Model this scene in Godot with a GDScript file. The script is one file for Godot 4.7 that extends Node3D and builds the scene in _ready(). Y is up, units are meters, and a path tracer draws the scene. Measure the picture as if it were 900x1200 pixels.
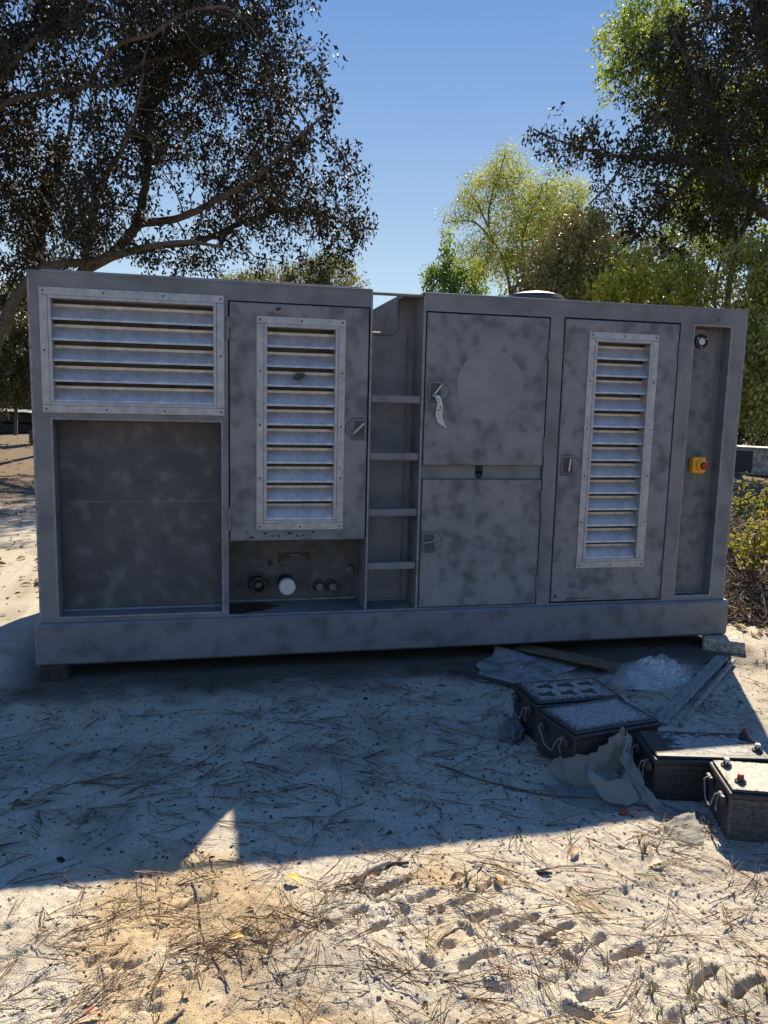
extends Node3D
# A sanded grey generator enclosure on white sand, seen from its shaded side, with old batteries beside it.

class MB:
	# collects triangles with normals, vertex colours and uvs
	var v := PackedVector3Array()
	var n := PackedVector3Array()
	var c := PackedColorArray()
	var t := PackedVector2Array()
	var idx := PackedInt32Array()
	var col := Color(1, 1, 1)

	func vert(p: Vector3, nn: Vector3, uv := Vector2.ZERO) -> int:
		v.push_back(p); n.push_back(nn); c.push_back(col); t.push_back(uv)
		return v.size() - 1

	func tri(a: int, b: int, d: int) -> void:      # a, b, d counter-clockwise from outside
		idx.push_back(a); idx.push_back(d); idx.push_back(b)

	func poly(p: Array, out: Vector3) -> void:     # convex flat polygon, turned so that it faces along out
		var nn: Vector3 = (p[1] - p[0]).cross(p[2] - p[0]).normalized()
		var rev := nn.dot(out) < 0.0
		if rev: nn = -nn
		var s := v.size()
		for k in p.size(): vert(p[k], nn)
		for k in range(1, p.size() - 1):
			if rev: tri(s, s + k + 1, s + k)
			else: tri(s, s + k, s + k + 1)

	func quad_uv(a: Vector3, b: Vector3, d: Vector3, e: Vector3) -> void:   # uv 0,1 / 1,1 / 1,0 / 0,0
		var nn := (b - a).cross(d - a).normalized()
		var s := v.size()
		vert(a, nn, Vector2(0, 1)); vert(b, nn, Vector2(1, 1)); vert(d, nn, Vector2(1, 0)); vert(e, nn, Vector2(0, 0))
		tri(s, s + 1, s + 2); tri(s, s + 2, s + 3)

	func box(at: Vector3, size: Vector3, bevel := 0.003, turn := Basis.IDENTITY) -> void:
		var h := size * 0.5
		var b: float = min(bevel, min(h.x, min(h.y, h.z)) * 0.9)
		var i := h - Vector3(b, b, b)
		for ax in 3:
			for s in [-1.0, 1.0]:
				var p := []
				for q in [[-1, -1], [1, -1], [1, 1], [-1, 1]]:
					var w := Vector3.ZERO
					w[ax] = s * h[ax]
					w[(ax + 1) % 3] = q[0] * i[(ax + 1) % 3]
					w[(ax + 2) % 3] = q[1] * i[(ax + 2) % 3]
					p.push_back(at + turn * w)
				var o := Vector3.ZERO
				o[ax] = s
				poly(p, turn * o)
		if b <= 0.0: return
		for ax in 3:
			var u := (ax + 1) % 3
			var w2 := (ax + 2) % 3
			for su in [-1.0, 1.0]:
				for sw in [-1.0, 1.0]:
					var p := []
					for q in [[-1, 0], [1, 0], [1, 1], [-1, 1]]:
						var w := Vector3.ZERO
						w[ax] = q[0] * i[ax]
						w[u] = su * (h[u] if q[1] == 0 else i[u])
						w[w2] = sw * (i[w2] if q[1] == 0 else h[w2])
						p.push_back(at + turn * w)
					var o := Vector3.ZERO
					o[u] = su; o[w2] = sw
					poly(p, turn * o)
		for sx in [-1.0, 1.0]:
			for sy in [-1.0, 1.0]:
				for sz in [-1.0, 1.0]:
					poly([at + turn * Vector3(sx * h.x, sy * i.y, sz * i.z), at + turn * Vector3(sx * i.x, sy * h.y, sz * i.z), at + turn * Vector3(sx * i.x, sy * i.y, sz * h.z)], turn * Vector3(sx, sy, sz))

	func tube(p: Array, r, sides := 6, caps := true) -> void:      # r: a number or one radius per point
		var s := v.size()
		var side := Vector3.ZERO
		for k in p.size():
			var d: Vector3 = (p[min(k + 1, p.size() - 1)] - p[max(k - 1, 0)]).normalized()
			if k == 0: side = d.cross(Vector3.UP if abs(d.y) < 0.9 else Vector3.RIGHT).normalized()
			side = (side - d * side.dot(d)).normalized()
			var up := side.cross(d)
			var rr: float = r[k] if r is Array else r
			for j in sides:
				var a := TAU * j / sides
				var o := side * cos(a) + up * sin(a)
				vert(p[k] + o * rr, o, Vector2(float(j) / sides, k))
		for k in p.size() - 1:
			for j in sides:
				var a := s + k * sides + j
				var b := s + k * sides + (j + 1) % sides
				tri(a, a + sides, b); tri(b, a + sides, b + sides)
		if caps:
			for e in [0, p.size() - 1]:
				var q := []
				for j in sides: q.push_back(v[s + e * sides + j])
				poly(q, (p[0] - p[1]) if e == 0 else (p[e] - p[e - 1]))

	func lathe(prof: Array, xf: Transform3D, sides := 20) -> void:  # prof: Vector2(radius, height) along xf's y axis, flat rings
		for k in prof.size() - 1:
			var a: Vector2 = prof[k]
			var b: Vector2 = prof[k + 1]
			var d := b - a
			var nr := Vector2(d.y, -d.x).normalized()
			var s := v.size()
			for j in sides + 1:
				var ang := TAU * j / sides
				var ring := Vector3(cos(ang), 0, sin(ang))
				var nn := xf.basis * (ring * nr.x + Vector3(0, nr.y, 0))
				vert(xf * (ring * a.x + Vector3(0, a.y, 0)), nn); vert(xf * (ring * b.x + Vector3(0, b.y, 0)), nn)
			for j in sides:
				var q := s + j * 2
				tri(q, q + 1, q + 2); tri(q + 2, q + 1, q + 3)

	func grid(rows: Array, smooth := true) -> void:                # rows of points -> a sheet with smooth normals
		var s := v.size()
		var h := rows.size()
		var w: int = rows[0].size()
		for y in h:
			for x in w:
				var du: Vector3 = rows[y][min(x + 1, w - 1)] - rows[y][max(x - 1, 0)]
				var dv: Vector3 = rows[min(y + 1, h - 1)][x] - rows[max(y - 1, 0)][x]
				vert(rows[y][x], dv.cross(du).normalized(), Vector2(float(x) / (w - 1), float(y) / (h - 1)))
		for y in h - 1:
			for x in w - 1:
				var a := s + y * w + x
				tri(a, a + w, a + 1); tri(a + 1, a + w, a + w + 1)

	func mesh() -> ArrayMesh:
		var arr := []
		arr.resize(Mesh.ARRAY_MAX)
		arr[Mesh.ARRAY_VERTEX] = v; arr[Mesh.ARRAY_NORMAL] = n; arr[Mesh.ARRAY_COLOR] = c; arr[Mesh.ARRAY_TEX_UV] = t; arr[Mesh.ARRAY_INDEX] = idx
		var m := ArrayMesh.new()
		m.add_surface_from_arrays(Mesh.PRIMITIVE_TRIANGLES, arr)
		return m


var M := {}                      # materials
var rng := RandomNumberGenerator.new()


func obj(called: String, what, mat: Material, parent: Node = self) -> MeshInstance3D:
	var o := MeshInstance3D.new()
	o.mesh = what.mesh() if what is MB else what
	o.name = called
	o.material_override = mat
	parent.add_child(o, true)
	fix_name(o, called)
	return o

func fix_name(o: Node, called: String) -> void:     # brick, brick_001, brick_002 ...
	var p := o.get_parent()
	var key := "count_" + called
	var k: int = p.get_meta(key, 0)
	p.set_meta(key, k + 1)
	o.name = called if k == 0 else "%s_%03d" % [called, k]

func thing(called: String, label: String, category: String, at := Vector3.ZERO, turn := 0.0, group := "") -> Node3D:
	var o := Node3D.new()
	o.name = called
	add_child(o, true)
	fix_name(o, called)
	o.position = at
	o.rotation.y = turn
	return tag(o, label, category, group)

func tag(o: Node3D, label: String, category: String, group := "") -> Node3D:
	o.set_meta("label", label); o.set_meta("category", category)
	if group: o.set_meta("group", group)
	return o

func noise(freq: float, oct := 3, kind := FastNoiseLite.TYPE_SIMPLEX_SMOOTH, sd := 1) -> FastNoiseLite:
	var f := FastNoiseLite.new()
	f.noise_type = kind; f.frequency = freq; f.fractal_octaves = oct; f.seed = sd
	return f

func bytes(f: FastNoiseLite, size: int) -> PackedByteArray:       # seamless noise as grey bytes
	var im := f.get_seamless_image(size, size)
	im.convert(Image.FORMAT_L8)
	return im.get_data()

func tex(size_x: int, size_y: int, data: PackedByteArray, fmt := Image.FORMAT_RGB8) -> ImageTexture:
	var im := Image.create_from_data(size_x, size_y, false, fmt, data)
	return ImageTexture.create_from_image(im)

func mat(c: Color, rough := 0.6, metal := 0.0, spec := 0.5) -> StandardMaterial3D:    # c is linear
	var m := StandardMaterial3D.new()
	m.albedo_color = c.linear_to_srgb(); m.roughness = rough; m.metallic = metal; m.metallic_specular = spec
	return m

func tri_tex(m: StandardMaterial3D, t: Texture2D, metres: float, world := false) -> StandardMaterial3D:
	m.albedo_texture = t
	m.uv1_triplanar = true; m.uv1_world_triplanar = world
	m.uv1_scale = Vector3.ONE / metres
	return m

func ss(a: float, b: float, x: float) -> float:
	return smoothstep(a, b, x)

func paint(base: Color, blot: float, dark: float, light: float, sd: int, freq: float, streak := 0.0) -> ImageTexture:
	# hand-sanded primer: soft blotches of two tones over a fine grain; base is linear
	var s := 768
	var a := bytes(noise(freq, 2, FastNoiseLite.TYPE_SIMPLEX_SMOOTH, sd), s)
	var b := bytes(noise(freq * 0.35, 3, FastNoiseLite.TYPE_SIMPLEX_SMOOTH, sd + 9), s)
	var g := bytes(noise(0.25, 2, FastNoiseLite.TYPE_SIMPLEX_SMOOTH, sd + 20), s)
	var d := PackedByteArray()
	d.resize(s * s * 3)
	for i in s * s:
		var x := a[i] / 255.0
		var y := b[i] / 255.0
		var k := 1.0 - dark * ss(0.42 + blot * (y - 0.5), 1.0, x) + light * ss(0.5, 1.0, 1.0 - x) + 0.34 * (y - 0.5) + 0.10 * (g[i] / 255.0 - 0.5)
		if streak > 0.0: k += streak * (g[(i / s) * s] / 255.0 - 0.5)
		var warm := (y - 0.5) * 0.06
		var q := i * 3
		d[q] = int(255.0 * clamp(pow(base.r * k * (1.0 + warm), 0.4545), 0.0, 1.0))
		d[q + 1] = int(255.0 * clamp(pow(base.g * k, 0.4545), 0.0, 1.0))
		d[q + 2] = int(255.0 * clamp(pow(base.b * k * (1.0 - warm), 0.4545), 0.0, 1.0))
	return tex(s, s, d)

func materials() -> void:
	M.paint = tri_tex(mat(Color.WHITE, 0.55), paint(Color(0.147, 0.149, 0.156), 0.6, 0.28, 0.16, 3, 0.012), 1.9)
	M.edge = tri_tex(mat(Color.WHITE, 0.5), paint(Color(0.235, 0.228, 0.235), 0.5, 0.45, 0.20, 5, 0.03), 0.8)
	M.door = tri_tex(mat(Color.WHITE, 0.58), paint(Color(0.170, 0.170, 0.177), 1.0, 0.46, 0.16, 14, 0.019), 1.7)
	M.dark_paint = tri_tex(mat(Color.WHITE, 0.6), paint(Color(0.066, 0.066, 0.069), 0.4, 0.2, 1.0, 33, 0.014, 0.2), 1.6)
	M.recess_paint = tri_tex(mat(Color.WHITE, 0.6), paint(Color(0.138, 0.136, 0.140), 0.8, 0.42, 0.12, 52, 0.018), 1.3)
	M.shade_paint = tri_tex(mat(Color.WHITE, 0.6), paint(Color(0.075, 0.071, 0.071), 0.8, 0.35, 0.4, 55, 0.016), 1.1)  # niche grime, plus the shade of niche and louvre gaps, as colour
	M.base_paint = tri_tex(mat(Color.WHITE, 0.5), paint(Color(0.136, 0.138, 0.150), 0.6, 0.42, 0.14, 71, 0.014), 1.8)
	M.alu = tri_tex(mat(Color.WHITE, 0.42, 0.35), paint(Color(0.35, 0.345, 0.355), 0.3, 0.14, 0.06, 90, 0.03), 0.6)
	M.blade = tri_tex(mat(Color.WHITE, 0.38, 0.35), paint(Color(0.47, 0.455, 0.46), 0.3, 0.16, 0.05, 94, 0.025), 0.7)
	M.rivet = mat(Color(0.05, 0.05, 0.055), 0.5, 0.5)
	M.patch = tri_tex(mat(Color.WHITE, 0.62), paint(Color(0.198, 0.198, 0.207), 0.5, 0.10, 0.04, 97, 0.01), 1.2)
	M.steel = mat(Color(0.45, 0.45, 0.47), 0.35, 0.8)
	M.cup = mat(Color(0.055, 0.055, 0.06), 0.6)
	M.gap = mat(Color(0.012, 0.012, 0.014), 0.8)
	M.rubber = mat(Color(0.02, 0.02, 0.022), 0.65)
	M.black = mat(Color(0.014, 0.014, 0.016), 0.45)
	M.oil = mat(Color(0.012, 0.013, 0.012), 0.12)
	M.yellow = mat(Color(0.75, 0.36, 0.02), 0.4)
	M.red = mat(Color(0.26, 0.012, 0.018), 0.4)
	M.white = mat(Color(0.5, 0.5, 0.48), 0.6)
	M.pale_plastic = mat(Color(0.5, 0.5, 0.47), 0.5)
	M.chip = mat(Color(0.035, 0.032, 0.03), 0.8)
	var two := [M.white, M.steel]
	for m in two: m.cull_mode = BaseMaterial3D.CULL_DISABLED

# ---------------------------------------------------------------- enclosure
const WIDE := 4.0
const HIGH := 2.05
const DEEP := 1.8
const SKID := 0.2914
const BAY0 := 1.715
const BAY1 := 2.0
const SILL := 0.302

func in_rect(x: float, y: float, r: Array) -> bool:
	return x > r[0] and x < r[1] and y > r[2] and y < r[3]

func body_shell(rects: Array) -> MB:
	# front sheet: a grid of cells, each at its own depth, with walls between cells of different depth
	var xs := [0.0, WIDE]
	var ys := [SKID, HIGH]
	for r in rects:
		for x in [r[0], r[1]]:
			if not xs.has(x): xs.push_back(x)
		for y in [r[2], r[3]]:
			if not ys.has(y): ys.push_back(y)
	xs.sort(); ys.sort()
	var mb := MB.new()
	var dep := func(i: int, j: int) -> float:
		if i < 0 or j < 0 or i >= xs.size() - 1 or j >= ys.size() - 1: return -1.0
		var cx: float = (xs[i] + xs[i + 1]) * 0.5
		var cy: float = (ys[j] + ys[j + 1]) * 0.5
		for k in range(rects.size() - 1, -1, -1):
			if in_rect(cx, cy, rects[k]): return rects[k][4]
		return 0.0
	for i in xs.size() - 1:
		for j in ys.size() - 1:
			var d: float = dep.call(i, j)
			var x0: float = xs[i]
			var x1: float = xs[i + 1]
			var y0: float = ys[j]
			var y1: float = ys[j + 1]
			if d < 5.0: mb.poly([Vector3(x0, y0, -d), Vector3(x1, y0, -d), Vector3(x1, y1, -d), Vector3(x0, y1, -d)], Vector3.BACK)
			for side in [[1, 0], [-1, 0], [0, 1], [0, -1]]:
				var e: float = dep.call(i + side[0], j + side[1])
				if e < 0.0 or e >= d: continue        # a wall goes from the neighbour's depth e back to d, facing this cell
				var dd: float = d if d < 5.0 else 0.211
				if e >= dd: continue
				var p := []
				if side[0] != 0:
					var x: float = x1 if side[0] > 0 else x0
					p = [Vector3(x, y0, -e), Vector3(x, y1, -e), Vector3(x, y1, -dd), Vector3(x, y0, -dd)]
				else:
					var y: float = y1 if side[1] > 0 else y0
					p = [Vector3(x0, y, -e), Vector3(x1, y, -e), Vector3(x1, y, -dd), Vector3(x0, y, -dd)]
				mb.poly(p, Vector3(-side[0], -side[1], 0))
	# ends, back and the inner sides of the two blocks
	for q in [[0.0, -1], [WIDE, 1]]:
		mb.poly([Vector3(q[0], SKID, 0), Vector3(q[0], HIGH, 0), Vector3(q[0], HIGH, -DEEP), Vector3(q[0], SKID, -DEEP)], Vector3(q[1], 0, 0))
	mb.poly([Vector3(0, SKID, -DEEP), Vector3(BAY0, SKID, -DEEP), Vector3(BAY0, HIGH, -DEEP), Vector3(0, HIGH, -DEEP)], Vector3.FORWARD)
	mb.poly([Vector3(BAY0, SKID, -DEEP), Vector3(1.9, SKID, -DEEP), Vector3(1.9, 1.845, -DEEP), Vector3(BAY0, 1.845, -DEEP)], Vector3.FORWARD)
	mb.poly([Vector3(1.9, SKID, -DEEP), Vector3(WIDE, SKID, -DEEP), Vector3(WIDE, HIGH, -DEEP), Vector3(1.9, HIGH, -DEEP)], Vector3.FORWARD)
	return mb

func lip(mb: MB, x0: float, x1: float, y0: float, y1: float, r := 0.006) -> void:   # rolled edge round an opening
	for q in [[x0, y0, x1, y0], [x0, y1, x1, y1], [x0, y0, x0, y1], [x1, y0, x1, y1]]:
		mb.tube([Vector3(q[0], q[1], -r * 0.55), Vector3(q[2], q[3], -r * 0.55)], r, 8)

func louver(parent: Node3D, x0: float, x1: float, y0: float, y1: float, z: float, blades: int) -> void:
	# four flat flanges, an inner channel, sloping blades
	var f := 0.038
	var mb := MB.new()
	mb.box(Vector3((x0 + x1) / 2, y1 - f / 2, z + 0.003), Vector3(x1 - x0, f, 0.006), 0.0015)
	mb.box(Vector3((x0 + x1) / 2, y0 + f / 2, z + 0.003), Vector3(x1 - x0, f, 0.006), 0.0015)
	for x in [x0 + f / 2, x1 - f / 2]:
		mb.box(Vector3(x, (y0 + y1) / 2, z + 0.0028), Vector3(f, y1 - y0 - 2 * f - 0.002, 0.006), 0.0015)
	var g := 0.016
	for x in [x0 + f + g / 2 + 0.001, x1 - f - g / 2 - 0.001]:
		mb.box(Vector3(x, (y0 + y1) / 2, z - 0.032), Vector3(g, y1 - y0 - 2 * f - 2 * g, 0.08), 0.002)
	for y in [y0 + f + g / 2, y1 - f - g / 2]:
		mb.box(Vector3((x0 + x1) / 2, y, z - 0.033), Vector3(x1 - x0 - 2 * f - 0.002, g, 0.08), 0.002)
	var frame := obj("louver_frame", mb, M.alu, parent)
	var rows: int = max(2, int(round((y1 - y0) / 0.3)))
	var cols: int = max(2, int(round((x1 - x0) / 0.29)))
	var rv := MB.new()
	rv.lathe([Vector2(0.0055, 0), Vector2(0.0045, 0.0025), Vector2(0.0, 0.0032)], Transform3D(Basis(Vector3.RIGHT, PI / 2), Vector3.ZERO), 8)
	var rm := rv.mesh()
	var spots := []
	for k in cols + 1:
		var x: float = lerp(x0 + 0.018, x1 - 0.018, float(k) / cols)
		spots.push_back(Vector3(x, y1 - 0.018, z + 0.006)); spots.push_back(Vector3(x, y0 + 0.018, z + 0.006))
	for k in range(1, rows):
		var y: float = lerp(y0, y1, float(k) / rows)
		spots.push_back(Vector3(x0 + 0.018, y, z + 0.006)); spots.push_back(Vector3(x1 - 0.018, y, z + 0.006))
	for s in spots:
		var r := obj("rivet", rm, M.rivet, frame)
		r.position = s
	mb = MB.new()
	mb.box(Vector3((x0 + x1) / 2, (y0 + y1) / 2, z - 0.088), Vector3(x1 - x0 - 2 * f, y1 - y0 - 2 * f, 0.006), 0.0)  # added behind the blades; its dark colour stands for shade in the gaps
	obj("added_backing", mb, M.shade_paint, frame)
	var a := x0 + f + g
	var b := x1 - f - g
	var lo := y0 + f + g
	var pitch := (y1 - f - g - lo) / blades
	var bm := MB.new()
	var w := b - a
	var prof := [Vector2(-0.008, 0.0), Vector2(-0.0095, 0.011), Vector2(-0.013, 0.0125), Vector2(-0.058, 0.069 / 0.103 * pitch), Vector2(-0.056, 0.083 / 0.103 * pitch)]
	for k in prof.size() - 1:
		var p: Vector2 = prof[k]
		var q: Vector2 = prof[k + 1]
		bm.poly([Vector3(0, p.y, p.x), Vector3(w, p.y, p.x), Vector3(w, q.y, q.x), Vector3(0, q.y, q.x)], Vector3(0, 0.3, 1))
	for k in range(prof.size() - 1, 0, -1):
		var p: Vector2 = prof[k] + Vector2(-0.002, 0.0)
		var q: Vector2 = prof[k - 1] + Vector2(-0.002, 0.0)
		bm.poly([Vector3(0, p.y, p.x), Vector3(w, p.y, p.x), Vector3(w, q.y, q.x), Vector3(0, q.y, q.x)], Vector3(0, -0.3, -1))
	bm.poly([Vector3(0, 0, -0.008), Vector3(w, 0, -0.008), Vector3(w, 0, -0.0101), Vector3(0, 0, -0.0101)], Vector3.DOWN)
	var me := bm.mesh()
	for k in blades:
		var o := obj("louver_blade", me, M.blade, frame)
		o.position = Vector3(a, lo + k * pitch, z)
		o.rotation.x = rng.randf_range(-0.03, 0.03)
		o.rotation.z = rng.randf_range(-0.002, 0.002)

func door_leaf(parent: Node3D, x0: float, x1: float, y0: float, y1: float, z: float, label := "", hole := []) -> MeshInstance3D:
	var mb := MB.new()
	if hole.is_empty():
		mb.box(Vector3((x0 + x1) / 2, (y0 + y1) / 2, z - 0.02), Vector3(x1 - x0, y1 - y0, 0.04), 0.004)
	else:                                          # a sheet with an opening: a folded edge all round, flat inside
		var e := 0.004
		var xs := [x0 + e, hole[0], hole[1], x1 - e]
		var ys := [y0 + e, hole[2], hole[3], y1 - e]
		for i in 3:
			for j in 3:
				if i == 1 and j == 1: continue
				mb.poly([Vector3(xs[i], ys[j], z), Vector3(xs[i + 1], ys[j], z), Vector3(xs[i + 1], ys[j + 1], z), Vector3(xs[i], ys[j + 1], z)], Vector3.BACK)
		for q in [[x0, y0, x1, y0, 0, -1], [x0, y1, x1, y1, 0, 1], [x0, y0, x0, y1, -1, 0], [x1, y0, x1, y1, 1, 0]]:
			var o := Vector3(q[4], q[5], 0)
			var p := Vector3(q[0], q[1], z - e)
			var r := Vector3(q[2], q[3], z - e)
			var inn := Vector3(0, 0, e) - o * e
			var t := (r - p).normalized() * e
			mb.poly([p, r, r + inn - t, p + inn + t], o + Vector3.BACK)
			mb.poly([p, r, r + Vector3(0, 0, -0.036), p + Vector3(0, 0, -0.036)], o)
	var o := obj("door", mb, M.door, parent)
	if label: o.set_meta("label", label)
	return o

func hinge(parent: Node3D, x: float, y: float, z: float) -> void:
	var mb := MB.new()
	mb.tube([Vector3(x, y - 0.058, z + 0.006), Vector3(x, y - 0.002, z + 0.006)], 0.0075, 10)
	mb.tube([Vector3(x, y + 0.002, z + 0.006), Vector3(x, y + 0.058, z + 0.006)], 0.0085, 10)
	mb.box(Vector3(x + 0.010, y + 0.03, z + 0.001), Vector3(0.02, 0.05, 0.004), 0.001)
	obj("hinge", mb, M.paint, parent)

func latch(parent: Node3D, x: float, y: float, z: float, point_right: bool, lever: float, out := 0.02) -> void:
	# a dished plate with one pointed side, a dark cup and a folding lever
	var s := 1.0 if point_right else -1.0
	var mb := MB.new()
	var outer := [Vector2(-0.052, -0.056), Vector2(0.022, -0.056), Vector2(0.058, -0.02), Vector2(0.062, 0.0), Vector2(0.058, 0.02), Vector2(0.022, 0.056), Vector2(-0.052, 0.056)]
	var hole := [Vector2(-0.042, -0.045), Vector2(0.016, -0.045), Vector2(0.016, -0.02), Vector2(0.016, 0.0), Vector2(0.016, 0.02), Vector2(0.016, 0.045), Vector2(-0.042, 0.045)]
	for k in outer.size():
		var j := (k + 1) % outer.size()
		var a := Vector3(outer[k].x * s, outer[k].y, 0.003)
		var b := Vector3(outer[j].x * s, outer[j].y, 0.003)
		var c := Vector3(hole[j].x * s, hole[j].y, 0.005)
		var d := Vector3(hole[k].x * s, hole[k].y, 0.005)
		if a.distance_to(b) > 1e-4: mb.poly([a, b, c, d], Vector3.BACK)
		mb.poly([a, b, b * Vector3(1, 1, 0), a * Vector3(1, 1, 0)], (a + b) * Vector3(1, 1, 0))
		if c.distance_to(d) > 1e-4: mb.poly([c, d, d * Vector3(1, 1, 0.1), c * Vector3(1, 1, 0.1)], -(c + d) * Vector3(1, 1, 0) + Vector3(-0.026 * s, 0, 0))
	var rim := []
	for q in outer: rim.push_back(Vector2(q.x * s * 1.09, q.y * 1.09))
	var grime := MB.new()
	fan(grime, rim, 0.0012)
	var plate := obj("latch_plate", mb, M.recess_paint, parent)
	obj("grime_ring", grime, M.cup, plate)
	plate.position = Vector3(x, y, z)
	var cup := MB.new()
	cup.box(Vector3(-0.013 * s, 0, 0.0006), Vector3(0.056, 0.088, 0.001), 0.0)
	cup.lathe([Vector2(0.013, 0.001), Vector2(0.013, 0.006), Vector2(0.0, 0.006)], Transform3D(Basis(Vector3.RIGHT, PI / 2), Vector3(-0.022 * s, 0, 0)), 12)
	obj("latch_cup", cup, M.cup, plate)
	var lv := MB.new()
	lv.box(Vector3(0, 0, 0), Vector3(0.011, 0.078, 0.006), 0.0015)
	var l := obj("latch_lever", lv, M.steel, plate)
	l.position = Vector3(-0.008 * s, 0.004, out)
	l.rotation = Vector3(0.25, 0, lever)
	var kb := MB.new()
	kb.lathe([Vector2(0.008, 0.002), Vector2(0.007, 0.007), Vector2(0.0, 0.007)], Transform3D(Basis(Vector3.RIGHT, PI / 2), Vector3(0.038 * s, 0, 0.001)), 12)
	obj("latch_lock", kb, M.recess_paint, plate)

func disc(prof: Array, at: Vector3, sides := 24) -> MB:            # lathed about the axis that faces the camera
	var mb := MB.new()
	mb.lathe(prof, Transform3D(Basis(Vector3.RIGHT, PI / 2), at), sides)
	return mb

func ragged(cx: float, cy: float, rx: float, ry: float, sd: int) -> Array:
	var r := RandomNumberGenerator.new()
	r.seed = sd
	var p := []
	for k in 11:
		var a := TAU * k / 11
		var q := r.randf_range(0.55, 1.1)
		p.push_back(Vector2(cx + cos(a) * rx * q, cy + sin(a) * ry * q))
	return p

func fan(mb: MB, pts: Array, z: float) -> void:
	var c := Vector2.ZERO
	for p in pts: c += p / pts.size()
	for k in pts.size():
		var a: Vector2 = pts[k]
		var b: Vector2 = pts[(k + 1) % pts.size()]
		mb.poly([Vector3(c.x, c.y, z), Vector3(a.x, a.y, z), Vector3(b.x, b.y, z)], Vector3.BACK)

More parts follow.
